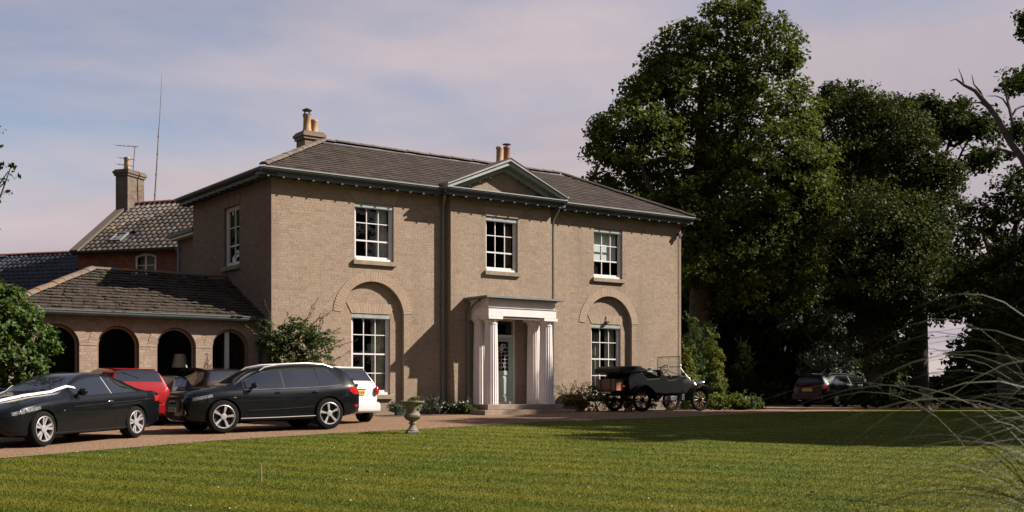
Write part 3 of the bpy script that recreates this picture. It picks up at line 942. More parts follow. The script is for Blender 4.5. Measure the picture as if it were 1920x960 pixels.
# chimneys
def pot(parent, x, y, z, h, r, mat, cowl=False):
    p = MB().lathe([(r * .92, 0), (r * 1.12, .02), (r * 1.1, .07), (r * .98, .10), (r * .88, h - .10), (r * .98, h - .08), (r * 1.05, h - .02), (r * .95, h), (r * .75, h), (r * .72, h - .2)], 16, (x, y, z)).build('chimney_pot', mat, parent, smooth=True)
    if cowl:
        mb = MB()
        for k in range(4):
            a = k * math.pi / 2 + .5
            mb.tube([(x + r * .8 * math.cos(a), y + r * .8 * math.sin(a), z + h - .02), (x + r * .8 * math.cos(a), y + r * .8 * math.sin(a), z + h + .14)], .012, 5)
        mb.lathe([(r * 1.15, h + .13), (r * 1.2, h + .16), (r * .3, h + .22)], 14, (x, y, z))
        mb.lathe([(r * 1.05, h - .01), (r * 1.05, h + .02)], 14, (x, y, z))
        mb.build('cowl', iron, p)
def stack(parent, root, cx, cy, z0, z1, wx, wy, bm, mm, nm='chimney_stack', bricks=True):
    s = MB().box(cx - wx / 2, cx + wx / 2, cy - wy / 2, cy + wy / 2, z0, z1).build(nm, mm, parent)
    MB().box(cx - wx / 2 - .05, cx + wx / 2 + .05, cy - wy / 2 - .05, cy + wy / 2 + .05, z1, z1 + .09).box(cx - wx / 2 - .09, cx + wx / 2 + .09, cy - wy / 2 - .09, cy + wy / 2 + .09, z1 + .09, z1 + .19).box(cx - wx / 2 - .04, cx + wx / 2 + .04, cy - wy / 2 - .04, cy + wy / 2 + .04, z1 + .19, z1 + .25).build('stack_cap', bm, s)
    it = []
    for (o, al, w) in (((cx - wx / 2, cy - wy / 2, 0), (1, 0, 0), wx), ((cx - wx / 2, cy + wy / 2, 0), (0, -1, 0), wy), ((cx + wx / 2, cy - wy / 2, 0), (0, 1, 0), wy)):
        it += brick_items(plane_matrix(o, al), 0, w, z0, flat(z1), lambda z: [])
    emit_pieces('brick', brick_copy(), it, bm, s, root, 0, 'brickwork')
    return s
s1 = stack(house, HM, 3.18, 4.2, 7.4, 8.72, .62, .62, gault_shaded, mortar_d)
pot(s1, 3.02, 4.05, 8.95, .55, .13, pot_buff, True)
pot(s1, 3.36, 4.25, 8.95, .48, .125, pot_buff)
s2 = stack(house, HM, 10.72, 4.2, 7.4, 8.60, .7, .55, gault_shaded, mortar_d)
pot(s2, 10.60, 4.2, 8.83, .62, .125, pot_buff)
pot(s2, 10.92, 4.2, 8.83, .66, .125, pot_red)
MB().lathe([(.02, 9.49), (.02, 9.56), (.15, 9.56), (.15, 9.59), (.02, 9.62)], 12, (10.92, 4.2, 0)).build('cowl', iron, s2)

# downpipes
def pipe(path, parent, mat, r=.04, name='downpipe'):
    p = MB().tube(path, r, 10).build(name, mat, parent, smooth=True)
    zs = [q[2] for q in path]; a = path[-2]
    top, bot = max(zs) - .3, min(zs) + .3
    n = max(2, int((top - bot) / 1.75))
    x, y = path[-2][0], path[-2][1]
    for k in range(n):
        mb = MB()
        z = bot + (top - bot) * k / (n - 1)
        mb.lathe([(r * 1.25, z - .03), (r * 1.25, z + .03)], 10, (x, y, 0)).box(x - .07, x + .07, y + r * .6, y + r * 1.8, z - .02, z + .02)
        mb.build('pipe_bracket', mat, p)
    return p
pipe([(5.38, -.40, 6.66), (5.38, -.38, 6.5), (5.50, -.1, 6.28), (5.50, -.1, 6.1), (5.50, -.1, 0.05)], house, pipe_green, .045)
pipe([(9.72, -.36, 6.62), (9.72, -.33, 6.5), (9.70, -.09, 6.25), (9.70, -.09, 5.9), (9.70, -.09, 0.0)], house, pipe_green, .038)

# ------------------------------------------------------------------ portico
PX0, PX1, PN = 6.33, 8.88, 1.31
ent = MB()
ent.box(PX0, PX1, -PN, -BN - .001, 2.97, 3.22)
portico = ent.build('portico', cream_paint, house, bevel=.006)
MB().box(PX0 + .03, PX1 - .03, -PN + .03, -BN - .001, 3.24, 3.44).build('frieze', cream_paint, portico)
MB().box(PX0 - .025, PX1 + .025, -PN - .025, -BN - .001, 3.222, 3.238).box(PX0 - .02, PX1 + .02, -PN - .02, -BN - .001, 3.442, 3.49).build('entablature_moulding', cream_paint, portico)
# shallow lead roof with a drooping edge
mb = MB()
ov = .20
pr = [(PX0 - ov, -PN - ov), (PX1 + ov, -PN - ov), (PX1 + ov, -BN), (PX0 - ov, -BN)]
z_ = 3.50
mb.add([(x, y, z_) for x, y in pr] + [(x, y, z_ + .06) for x, y in pr] + [(PX0 + .5, -BN - .002, z_ + .13), (PX1 - .5, -BN - .002, z_ + .13)],
       [(3, 2, 1, 0), (0, 1, 5, 4), (1, 2, 6, 5), (3, 0, 4, 7), (4, 5, 9, 8), (5, 6, 9), (7, 4, 8), (2, 3, 7, 8, 9, 6)])
mb.build('portico_roof', lead, portico)
def column(x, y, name='column', full=True):
    z0, z1 = .33, 2.97
    c = MB().lathe([(.222, z0), (.222, z0 + .02), (.215, z0 + .9), (.205, z0 + 1.6), (.188, z1 - .24)], 80, (x, y, 0), flute=.075, nf=20).build(name, cream_paint, portico)
    MB().lathe([(.190, z1 - .24), (.196, z1 - .215), (.19, z1 - .205), (.205, z1 - .16), (.245, z1 - .105), (.252, z1 - .09)], 32, (x, y, 0)).build('echinus', cream_paint, c, smooth=True)
    MB().box(x - .26, x + .26, y - .26, y + .26, z1 - .088, z1 - .003).build('abacus', cream_paint, c)
CB = -PN + .245
column(PX0 + .26, CB); column(PX1 - .215, CB)
column(PX0 + .26, -BN - .20); column(PX1 - .26, -BN - .20)
mb = MB()
st_ = MB().box(PX0 - .14, PX1 + .14, -PN - .16, -BN - .001, .17, .328).build('step', step_stone, portico, bevel=.01)
MB().box(PX0 - .45, PX1 + .42, -PN - .46, -BN - .001, -.25, .168).build('step', step_stone, portico, bevel=.01)
# lattice valance
mb = MB().box(PX0 + .62, PX1 - .66, -PN + .04, -PN + .06, 2.925, 2.968)
for k in range(24):
    xx = PX0 + .63 + (PX1 - PX0 - 1.30) * k / 23
    mb.prism([(xx - .022, 2.926), (xx + .022, 2.926), (xx, 2.885)], -PN + .042, -PN + .058, 'y')
mb.build('valance', eave_pale, portico)
# door
dy = -BN + .10
fr = MB().box(7.10, 7.155, dy - .03, dy + .08, .335, 2.97).box(8.035, 8.09, dy - .03, dy + .08, .335, 2.97).box(7.155, 8.035, dy - .03, dy + .08, 2.41, 2.48).box(7.155, 8.035, dy - .03, dy + .08, 2.91, 2.97).build('door_frame', white_paint, house)
MB().box(7.155, 8.035, dy + .02, dy + .025, 2.48, 2.91).build('transom_pane', pane_glass, fr)
door = MB().box(7.16, 7.31, dy, dy + .05, .35, 2.405).box(7.88, 8.03, dy, dy + .05, .35, 2.405).box(7.31, 7.88, dy, dy + .05, 2.27, 2.405).box(7.31, 7.88, dy, dy + .05, 1.22, 1.36).box(7.31, 7.88, dy, dy + .05, .35, .56).build('door', sage, house, bevel=.006)
MB().box(7.31, 7.88, dy + .02, dy + .035, .56, 1.22).box(7.36, 7.83, dy + .008, dy + .03, .62, 1.16).build('door_panel', sage, door, bevel=.008)
MB().box(7.31, 7.88, dy + .02, dy + .026, 1.36, 2.27).build('leaded_pane', pane_glass, door)
mb = MB()
for k in range(1, 4): mb.box(7.31 + .57 * k / 4 - .004, 7.31 + .57 * k / 4 + .004, dy + .012, dy + .019, 1.36, 2.0)
for k in range(1, 7): mb.box(7.31, 7.88, dy + .012, dy + .019, 1.36 + .12 * k - .004, 1.36 + .12 * k + .004)
for (cx, cz, r_) in ((7.595, 1.54, .10), (7.595, 1.98, .07)):
    mb.tube([(cx + r_ * math.cos(a * math.pi / 8), dy + .015, cz + r_ * math.sin(a * math.pi / 8)) for a in range(17)], .006, 5, False)
for k in range(5):
    mb.tube([(7.595, dy + .015, 1.98), (7.55 + .05 * k, dy + .015, 2.10 + .03 * (2 - abs(k - 2))), (7.62 + .03 * k, dy + .015, 2.2)], .008, 5)
mb.build('lead_tracery', white_paint, door)
mb = MB().ball((7.25, dy - .03, 1.33), .025).tube([(7.25, dy - .03, 1.33), (7.25, dy + .01, 1.33)], .01).tube([(7.22, dy - .03, 1.25), (7.30, dy - .035, 1.255)], .01)
mb.build('door_handle', iron, door)
MB().box(7.16, 8.03, dy - .08, dy - .001, .335, .40).build('weather_board', white_paint, door)
# porch downpipe down the left of the portico
pipe([(PX0 - .12, -PN + .3, 3.45), (PX0 - .12, -BN - .35, 3.3), (PX0 - .10, -BN - .10, 3.1), (PX0 - .10, -BN - .10, 2.9), (PX0 - .10, -BN - .10, .55)], portico, pipe_green, .038)
MB().tube([(PX0 - .10, -BN - .10, .56), (PX0 - .13, -BN - .13, .44), (PX0 - .42, -BN - .34, .24)], .04, 10).build('pipe_shoe', eave_pale, portico, smooth=True)
# security lamps
mb = MB().box(12.05, 12.2, REC - .12, REC - .02, 3.02, 3.07).tube([(12.1, REC - .05, 3.05), (12.1, REC - .03, 3.25)], .012)
mb.v = [tuple(HM @ Vector(p)) for p in mb.v]
tag(mb.build('security_light', iron), 'small black lamp on the wall above the window behind the vintage car', 'lamp')
mb = MB().box(L - .28, L - .12, -.2, -.06, 6.16, 6.25).tube([(L - .2, -.13, 6.2), (L - .2, -.01, 6.22)], .02).ball((L - .2, -.16, 6.11), .045)
mb.v = [tuple(HM @ Vector(p)) for p in mb.v]
tag(mb.build('security_light', iron), 'small black lamp under the eaves at the right corner of the house', 'lamp')
cb = MB().tube([(L - .12, -.02, 6.1), (L - .12, -.02, .2)], .008, 5)
cb.build('cable', pipe_green, house)
# ------------------------------------------------------------------ arcaded wing (same axes as the house)
WY = 0.67; WX0 = -6.62; WH = 2.66; WR = 0.54; WZS = 1.88
WLOC = tuple(HM @ Vector((-3.3, WY, 0)))
wing = empty('arcaded_wing', WLOC, H_RZ)
WM = local_matrix(WLOC, H_RZ)
tag(wing, 'low brick wing with four round arches and mossy tiled roof left of the house', 'wing')
ox = 3.3                                                  # local x = house x + 3.3, local y = house y - WY
arcs = [c + ox for c in (-.90, -2.42, -3.95, -5.47)]
wops = [Op(c - WR, c + WR, .12, WZS, True, .16) for c in arcs]
x0, x1 = WX0 + ox, -.02 + ox
mb = MB()
wall_mesh(mb, PL, x0, x1, 0, flat(WH), wops)
mb.quad((x0, 0, -.5), (x1, 0, -.5), (x1, 0, 0), (x0, 0, 0))
mb.quad((x0, 0, -.5), (x0, 5, -.5), (x0, 5, WH), (x0, 0, WH))
mb.quad((x0, 5, -.5), (x1, 5, -.5), (x1, 5, WH), (x0, 5, WH))
arcade = mb.build('arcade_wall', mortar, wing, fix=False)
WRO = WR + .225
def cuts_w(z):
    c = [q for q in (o.cut(z) for o in wops) if q]
    if WZS < z < WZS + WRO:
        h = math.sqrt(WRO ** 2 - (z - WZS) ** 2)
        c += [(a - h, a + h) for a in arcs]
    return c
emit_pieces('brick', brick_copy(), brick_items(plane_matrix((0, 0, 0), (1, 0, 0)), x0, x1, 0, flat(WH), cuts_w), wing_brick, arcade, WM, 300, 'brickwork')
for a in arcs: voussoirs(arcade, wing_brick, a, WZS, WR + .002, WRO, R(1), R(179), 30, 0.0, t=.012)
frame_brown = simple('brown_frame', (0.20, 0.12, 0.065), 0.5, 0.15, 5)
for i, a in enumerate(arcs):
    n = 28
    pts = [(a - WR + .02, .13)] + [(a - (WR - .02) * math.cos(math.pi * k / n), WZS + (WR - .02) * math.sin(math.pi * k / n)) for k in range(n + 1)] + [(a + WR - .02, .13)]
    inn = [(a - WR + .07, .18)] + [(a - (WR - .07) * math.cos(math.pi * k / n), WZS + (WR - .07) * math.sin(math.pi * k / n)) for k in range(n + 1)] + [(a + WR - .07, .18)]
    m = len(pts)
    mb = MB()
    mb.add([(p[0], .12, p[1]) for p in pts] + [(p[0], .12, p[1]) for p in inn] + [(p[0], .17, p[1]) for p in inn],
           [(k, (k + 1) % m, m + (k + 1) % m, m + k) for k in range(m)] + [(m + k, m + (k + 1) % m, 2 * m + (k + 1) % m, 2 * m + k) for k in range(m)])
    w = mb.build('arched_window', frame_brown, wing)
    mb = MB(); mb.add([(p[0], .145, p[1]) for p in inn], [tuple(range(m))])
    mb.build('pane', pane_glass, w)
    if i == 0: MB().box(a - .10, a + .02, .16, .22, .15, WZS + .5).build('mullion', white_paint, w)
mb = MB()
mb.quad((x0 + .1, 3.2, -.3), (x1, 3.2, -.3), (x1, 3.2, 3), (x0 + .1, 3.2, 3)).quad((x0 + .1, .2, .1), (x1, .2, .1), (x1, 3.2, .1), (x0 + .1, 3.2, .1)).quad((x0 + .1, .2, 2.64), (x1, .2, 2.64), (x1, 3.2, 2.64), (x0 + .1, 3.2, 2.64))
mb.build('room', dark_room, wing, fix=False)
# lamp in the third arch
lx = -2.05
lamp = empty('floor_lamp', tuple(HM @ Vector((lx, WY + .75, .12))), H_RZ)
tag(lamp, 'floor lamp with cream shade behind the third arch of the wing', 'lamp')
MB().lathe([(.15, 0), (.15, .02), (.02, .05), (.015, 1.2)], 16).build('lamp_stand', iron, lamp, smooth=True)
MB().lathe([(.22, 1.25), (.15, 1.62)], 24, caps=False).build('lamp_shade', curtain_m, lamp, smooth=True)
# eaves
wo = .24
MB().box(x0 - wo, x1, -wo, .0, WH - .02, WH + .05).build('soffit', eave_green, wing)
ge = MB().prism([(-wo + .02, WH - .04), (-wo - .07, WH - .02), (-wo - .10, WH + .03), (-wo - .10, WH + .085), (-wo + .02, WH + .085)], x0 - wo, x1 + .02, 'x').build('gutter', eave_green, wing)
MB().box(x0 - wo, x1 + .02, -wo - .115, -wo - .08, WH + .085, WH + .11).build('gutter_lip', pipe_green, ge)
pipe([(x1 - .12, -wo - .04, WH), (x1 - .12, -.2, WH - .18), (x1 - .12, -.07, WH - .35), (x1 - .12, -.07, WH - .5), (x1 - .12, -.07, 0)], wing, pipe_green, .04)
# roof: hip at the left, dying into the house flank at the right
e0 = Vector((x0 - wo - .05, -wo - .05, WH + .06)); WD = 5.0
hp = (WD / 2 + wo)
apex = Vector((x0 - wo + hp + .22, WD / 2, WH + .06 + 1.33))
e1 = Vector((x1 + .02, -wo - .05, WH + .06)); rr = Vector((x1 + .02, WD / 2, apex.z))
e3 = Vector((x0 - wo - .05, WD + wo, WH + .06)); e2 = Vector((x1 + .02, WD + wo, WH + .06))
mb = MB()
mb.add([e0, e1, rr, apex, e3, e2], [(0, 1, 2, 3), (0, 3, 4), (4, 3, 2, 5), (0, 4, 5, 1)])
wroof = mb.build('roof', stone_tile, wing)
def tile_slope(me, items, A, Bv, up, SL, expo, tw, lim, th, liftv=.03, jit=.012):
    """rows of flat tiles on a slope: A lower left corner, Bv unit along the eaves, up unit up the slope, lim(t)->(xa, xb)"""
    nv = Bv.cross(up).normalized()
    nr = int(SL / expo)
    for j in range(nr):
        s0 = j * expo
        xa, xb = lim(min(1, (s0 + expo * .6) / SL))
        x = xa - (tw / 2 if j % 2 else 0) - random.uniform(0, tw * .2)
        while x < xb:
            a, c = max(x, xa), min(x + tw - .012, xb); x += tw
            if c - a < tw * .25: continue
            lf = liftv + random.uniform(0, jit)
            p = A + Bv * ((a + c) / 2) + up * (s0 - .03 + random.uniform(-jit, jit)) + nv * (lf + .004)
            ax = (Bv + up * random.uniform(-.02, .02)).normalized()
            ay = (up * (expo + .05) - nv * lf + ax * random.uniform(-.003, .003)).normalized(); az = ax.cross(ay).normalized()
            items.append(Matrix(((ax.x * (c - a), ay.x * (expo + .06), az.x * th, p.x), (ax.y * (c - a), ay.y * (expo + .06), az.y * th, p.y), (ax.z * (c - a), ay.z * (expo + .06), az.z * th, p.z), (0, 0, 0, 1))))
up = (Vector((0, apex.y - e0.y, apex.z - e0.z))); SLw = up.length; up.normalize()
items = []
tile_slope(None, items, e0, Vector((1, 0, 0)), up, SLw, .21, .27, lambda t: ((apex.x - e0.x) * t, e1.x - e0.x), .022)
emit_pieces('roof_tile', slate_me.copy(), items, stone_tile, wroof, WM, 300, 'roof_tiles')
for me_ in bpy.data.meshes:
    if me_.name.startswith('slate.') and not me_.users: pass
upl = Vector((apex.x - e0.x, 0, apex.z - e0.z)); SLl = upl.length; upl.normalize()
items = []
tile_slope(None, items, e3, Vector((0, -1, 0)), upl, SLl, .21, .27, lambda t: ((e3.y - apex.y) * t, (e3.y - e0.y) - (apex.y - e0.y) * t), .022)
emit_pieces('roof_tile', slate_me.copy(), items, stone_tile, wroof, WM, 0, 'hip_end_tiles')
ridge_run(e0 + Vector((0, 0, .06)), apex + Vector((0, 0, .06)), ridge_lichen, wroof, 'hip_tile', .36, .15, .012)
ridge_run(apex + Vector((0, 0, .05)), rr + Vector((0, 0, .05)), ridge_lichen, wroof, 'ridge_tile', .36, .13, .012)
# cushions of moss on the tiles
moss_m = simple('moss', (0.035, 0.026, 0.014), 0.95, 0.45, 14, bmp=0.6)
nv = Vector((1, 0, 0)).cross(up)
mb = MB()
for k in range(950):
    t = random.random() ** .9
    xa = (apex.x - e0.x) * t + .05; xb = e1.x - e0.x - .15
    cl = math.sin(3.1 * t * 6) * .5
    x = xa + (xb - xa) * random.random()
    if math.sin(x * 2.3 + t * 9) + math.sin(x * 5.1 - t * 4) * .6 < random.uniform(-1.1, .9): continue
    row = round(t * SLw / .21) * .21 + random.uniform(-.02, .05)
    p = e0 + Vector((1, 0, 0)) * x + up * row + nv * .05
    r_ = random.uniform(.03, .085)
    mb.ball(p, (r_ * random.uniform(1, 2.2), r_, r_ * .55), 6, 4)
tag(mb.build('moss', moss_m, wroof, smooth=True), kind='stuff')

# ------------------------------------------------------------------ link block behind the flank
lk = empty('link_block', tuple(HM @ Vector((2, 7.0, 0))), H_RZ)
tag(lk, 'narrow shaded rear block with flat roof and blue pipe behind the house flank', 'building')
MB().box(-1.7, 2.0, -1.02, 1.05, -.5, 5.72).build('wall', gault_shaded, lk)
MB().box(-1.95, 2.0, -1.02, 1.3, 5.72, 5.80).build('fascia', white_paint, lk)
MB().box(-2.02, 2.0, -1.02, 1.37, 5.80, 5.93).build('roof', iron, lk)
pipe([(-1.78, -.90, 6.5), (-1.78, -.90, 6.4), (-1.78, -.90, 6.2), (-1.78, -.90, 0)], lk, pipe_blue, .045)
MB().box(-1.86, -1.70, -1.0, -.84, 5.9, 6.25).build('rainwater_head', pipe_blue, lk)
pipe([(-1.78, .9, 5.7), (-1.78, .9, 5.6), (-1.78, .9, 5.5), (-1.78, .9, 0)], lk, pipe_blue, .04)

# ------------------------------------------------------------------ rear cottage and its outbuilding
C_R = Vector((0.9506, -0.3102, 0)); C_RZ = math.atan2(C_R.y, C_R.x)
C_LOC = (-16.12, 43.0, 0.86)
CM = local_matrix(C_LOC, C_RZ)
cot = empty('rear_cottage', C_LOC, C_RZ)
tag(cot, 'red brick cottage with grey pantile roof and chimney behind the wing', 'cottage')
CZ, CR, CY, CL = 5.92, 8.10, 3.05, 6.6                     # eaves, ridge, ridge depth, length
win = Op(2.52, 3.42, 4.87, 5.74, depth=.1)
mb = MB()
wall_mesh(mb, PL, 0, CL, 0, flat(CZ + .05), [win])
mb.add([(0, 0, 0), (0, CY * 2, 0), (0, CY * 2, CZ), (0, CY, CR - .05), (0, 0, CZ)], [(0, 1, 2, 3, 4)])
mb.add([(CL, 0, 0), (CL, CY * 2, 0), (CL, CY * 2, CZ), (CL, CY, CR - .05), (CL, 0, CZ)], [(0, 1, 2, 3, 4)])
mb.quad((0, CY * 2, 0), (CL, CY * 2, 0), (CL, CY * 2, CZ), (0, CY * 2, CZ))
cw = mb.build('wall', mortar_d, cot, fix=False)
emit_pieces('brick', brick_copy(), brick_items(plane_matrix((0, 0, 0), (1, 0, 0)), 0, 5.2, 4.1, flat(CZ), lambda z: [q for q in (win.cut(z),) if q]), red_brick, cw, CM, 200, 'brickwork')
wn_ = MB()
n = 12
arc = lambda x: 5.620 + .11 * (1 - ((x - 2.97) / .45) ** 2)
outer = [(2.52, 4.870)] + [(2.52 + .9 * k / n, arc(2.52 + .9 * k / n)) for k in range(n + 1)] + [(3.42, 4.870)]
inner = [(2.60, 4.950)] + [(2.60 + .74 * k / n, arc(2.60 + .74 * k / n) - .09) for k in range(n + 1)] + [(3.34, 4.950)]
m = len(outer)
wn_.add([(p[0], .02, p[1]) for p in outer] + [(p[0], .02, p[1]) for p in inner] + [(p[0], .07, p[1]) for p in inner], [(k, (k + 1) % m, m + (k + 1) % m, m + k) for k in range(m)] + [(m + k, m + (k + 1) % m, 2 * m + (k + 1) % m, 2 * m + k) for k in range(m)])
wn_.box(2.935, 3.005, .015, .06, 4.950, 5.650)
cwin = wn_.build('window', white_paint, cot)
for (a, c) in ((2.60, 2.935), (3.005, 3.34)):
    MB().box(a, c, .045, .05, 4.950, 5.680).build('pane', pane_glass, cwin)
    MB().box(a, c, .035, .06, 5.280, 5.305).build('glazing_bar', white_paint, cwin)
MB().box(2.5, 3.45, .3, .33, 4.720, 5.820).build('net_curtain', curtain_g, cwin)
for k in range(8):
    a = 2.46 + 1.02 * k / 8
    MB().prism([(a + .006, arc(min(3.42, max(2.52, a))) + .02), (a + .121, arc(min(3.42, max(2.52, a + .127))) + .02), (a + .121, arc(min(3.42, max(2.52, a + .127))) + .20), (a + .006, arc(min(3.42, max(2.52, a))) + .20)], -.012, .02, 'y').build('voussoir', red_brick, cw)
mb = MB().add([(-.05, -.25, CZ - .10), (CL, -.25, CZ - .10), (CL, CY, CR), (-.05, CY, CR), (-.05, CY * 2 + .25, CZ - .10), (CL, CY * 2 + .25, CZ - .10)], [(0, 1, 2, 3), (3, 2, 5, 4)])
croof = mb.build('roof', iron, cot)
MB().prism([(-.27, CZ - .17), (-.38, CZ - .14), (-.40, CZ - .06), (-.27, CZ - .06)], 0, CL, 'x').build('gutter', iron, cot)
def pantile_mesh(wd, ln):
    """S-profile clay tile with a rolled edge"""
    prof = []
    for k in range(9):
        t = k / 8
        x = t * wd * 1.06
        z = .030 * math.sin(t * 2 * math.pi * .96 + .4) * (1.2 if t > .5 else .85)
        prof.append((x - wd / 2, z))
    V = [(x, 0, z + .03) for x, z in prof] + [(x, ln, z) for x, z in prof] + [(x, 0, z + .012) for x, z in prof]
    F = [(k, k + 1, 10 + k, 9 + k) for k in range(8)] + [(18 + k, 19 + k, k + 1, k) for k in range(8)]
    return np_mesh('pantile', V, np.array(F), True)
def pantile_roof(parent, root, A, Bv, upv, Wd, SL, mat, nmax, wd=.235, expo=.30, skip=None, rest='pantiles'):
    me = pantile_mesh(wd, expo + .07)
    nvv = Bv.cross(upv).normalized()
    it = []
    for j in range(int(SL / expo) + 1):
        for i in range(int(Wd / wd)):
            if skip and skip(i * wd, j * expo): continue
            p = A + Bv * ((i + .5) * wd + random.uniform(-.006, .006)) + upv * (j * expo - .05 + random.uniform(-.012, .012)) + nvv * (.03 + random.uniform(0, .008))
            ay = (upv - nvv * .05 + Bv * random.uniform(-.015, .015)).normalized(); ax = (Bv - ay * Bv.dot(ay)).normalized(); az = ax.cross(ay)
            it.append(Matrix(((ax.x, ay.x, az.x, p.x), (ax.y, ay.y, az.y, p.y), (ax.z, ay.z, az.z, p.z), (0, 0, 0, 1))))
    emit_pieces('pantile', me, it, mat, parent, root, nmax, rest)
upc = Vector((0, CY + .25, CR - CZ + .10)); SLc = upc.length; upc.normalize()
vel = lambda x, s: 1.15 < x < 1.62 and .75 < s < 1.35
pantile_roof(croof, CM, Vector((.30, -.25, CZ - .10)), Vector((1, 0, 0)), upc, CL - .3, SLc, pantile, 300, skip=vel)
ridge_run((.3, CY, CR + .03), (CL, CY, CR + .03), pot_red, croof, 'ridge_tile', .42, .13)
# stone coped verge
MB().add([(-.12, -.30, CZ - .12), (.24, -.30, CZ - .12), (.24, CY, CR + .10), (-.12, CY, CR + .10), (-.12, -.30, CZ + .0), (.24, -.30, CZ + .0), (.24, CY, CR + .2), (-.12, CY, CR + .2)],
         [(4, 5, 6, 7), (0, 1, 5, 4), (1, 2, 6, 5), (3, 0, 4, 7), (0, 3, 2, 1)]).build('verge_coping', ridge_m, cot)
# roof light
pr_ = Vector((1.39, -.25, CZ - .10)) + upc * 1.05
nvv = Vector((1, 0, 0)).cross(upc)
fr_ = MB()
def rl(x0, x1, s0, s1, h0, h1):
    P_ = lambda x, s, h: tuple(Vector((1.39 + x, -.25, CZ - .10)) + upc * (1.05 + s) + nvv * h)
    fr_.add([P_(x0, s0, h0), P_(x1, s0, h0), P_(x1, s1, h0), P_(x0, s1, h0), P_(x0, s0, h1), P_(x1, s0, h1), P_(x1, s1, h1), P_(x0, s1, h1)],
            [(0, 3, 2, 1), (4, 5, 6, 7), (0, 1, 5, 4), (1, 2, 6, 5), (2, 3, 7, 6), (3, 0, 4, 7)])
rl(-.25, .25, -.32, -.26, .02, .10); rl(-.25, .25, .26, .32, .02, .10); rl(-.25, -.2, -.26, .26, .02, .10); rl(.2, .25, -.26, .26, .02, .10)
rlight = fr_.build('roof_light', lead, croof)
fr_ = MB(); rl(-.2, .2, -.26, .26, .05, .06); fr_.build('pane', lead, rlight)
s3 = stack(cot, CM, .10, CY - .05, CR - .75, CR + 1.05, .55, 1.05, old_brick, mortar_d)
s3c = s3
pot(s3, .10, CY - .25, CR + 1.30, .52, .12, pot_buff)
# television aerial on the stack
def to_c(p): return tuple(CM @ Vector(p))
mb = MB()
mx, my = .34, CY - .25
mb.tube([to_c((mx, my, CR + .85)), to_c((mx + .14, my, CR + 2.25))], .018, 6)
for (z, l0, l1) in ((CR + 2.25, -.95, .2), (CR + 1.75, -.75, .1), (CR + 1.50, -.8, .05)):
    t = (z - CR - .85) / 1.4 * .14
    mb.tube([to_c((mx + t + l1, my - .1, z - .06)), to_c((mx + t + l0, my + .1, z + .10))], .012, 5)
    for k in range(5):
        a = l0 + (l1 - l0) * (k + .3) / 5
        zz = z - .06 + .16 * (l1 - a) / (l1 - l0)
        mb.tube([to_c((mx + t + a, my - .18, zz)), to_c((mx + t + a, my + .18, zz))], .006, 4)
tag(mb.build('television_aerial', steel), 'thin metal television aerial on the cottage chimney', 'aerial')
mb = MB()
bx, by = .98, CY + .3
mb.tube([to_c((bx, by, CR - .1)), to_c((bx + .12, by, CR + 1.6)), to_c((bx + .22, by, CR + 3.1))], [.035, .032, .026], 8)
mb.tube([to_c((bx + .22, by, CR + 3.0)), to_c((bx + .30, by, CR + 4.3)), to_c((bx + .34, by, CR + 5.15))], [.016, .012, .006], 6)
for z in (.4, 1.2, 2.0, 2.7): mb.lathe([(.045, -.03), (.045, .03)], 8, to_c((bx + .07 * z, by, CR + z)))
tag(mb.build('radio_mast', steel), 'tall thin radio whip mast rising above the cottage ridge', 'mast')

# outbuilding left of the cottage
OL = 12.0
ob = empty('outbuilding', tuple(CM @ Vector((-OL / 2, 0, 0))), C_RZ)
OM = local_matrix(tuple(CM @ Vector((-OL / 2, 0, 0))), C_RZ)
tag(ob, 'long outbuilding with dark pantile roof at the left edge behind the bush', 'building')
oz, orz, oy = 4.15, 6.27, 2.9
mb = MB().box(-OL / 2, OL / 2 - .02, 0.2, oy * 2 - .2, -.2, oz)
mb.build('wall', red_brick, ob)
mb = MB().add([(-OL / 2, -.2, oz - .1), (OL / 2 - .03, -.2, oz - .1), (OL / 2 - .03, oy, orz), (-OL / 2, oy, orz), (-OL / 2, oy * 2, oz - .1), (OL / 2 - .03, oy * 2, oz - .1)], [(0, 1, 2, 3), (3, 2, 5, 4)])
oroof = mb.build('roof', iron, ob)
upo = Vector((0, oy + .2, orz - oz + .1)); SLo = upo.length; upo.normalize()
pantile_roof(oroof, OM, Vector((OL / 2 - .05 - 24 * .235, -.2, oz - .1)), Vector((1, 0, 0)), upo, 24 * .235 + .01, SLo, pantile_dark, 300)
ridge_run((-OL / 2, oy, orz + .03), (OL / 2 - .03, oy, orz + .03), pot_red, oroof, 'ridge_tile', .42, .12)
# ------------------------------------------------------------------ vegetation
def leaf_mat(name, lo, hi, trans=0.35, gloss=0.15, rough=0.55, nscale=0.7):
    m = bpy.data.materials.new(name); m.use_nodes = True
    nt = m.node_tree; b = nt.nodes['Principled BSDF']; out = nt.nodes['Material Output']
    g = nt.nodes.new('ShaderNodeNewGeometry')
    n = wnoise(nt, nscale, 3, 0.6)
    c = ramp(nt, n, 0.32, 0.68, lo, hi)
    v = ramp(nt, g.outputs['Random Per Island'], 0.0, 1.0, (0.55, 0.58, 0.5), (1.35, 1.3, 1.25))
    c = mixrgb(nt, 1.0, c, v, 'MULTIPLY')
    nt.links.new(c, b.inputs['Base Color'])
    b.inputs['Roughness'].default_value = rough; b.inputs['Specular IOR Level'].default_value = gloss
    t = nt.nodes.new('ShaderNodeBsdfTranslucent')
    c2 = mixrgb(nt, 1.0, c, (1.25, 1.2, 0.6), 'MULTIPLY')
    nt.links.new(c2, t.inputs['Color'])
    mx = nt.nodes.new('ShaderNodeMixShader'); mx.inputs[0].default_value = trans
    nt.links.new(b.outputs[0], mx.inputs[1]); nt.links.new(t.outputs[0], mx.inputs[2]); nt.links.new(mx.outputs[0], out.inputs['Surface'])
    return m
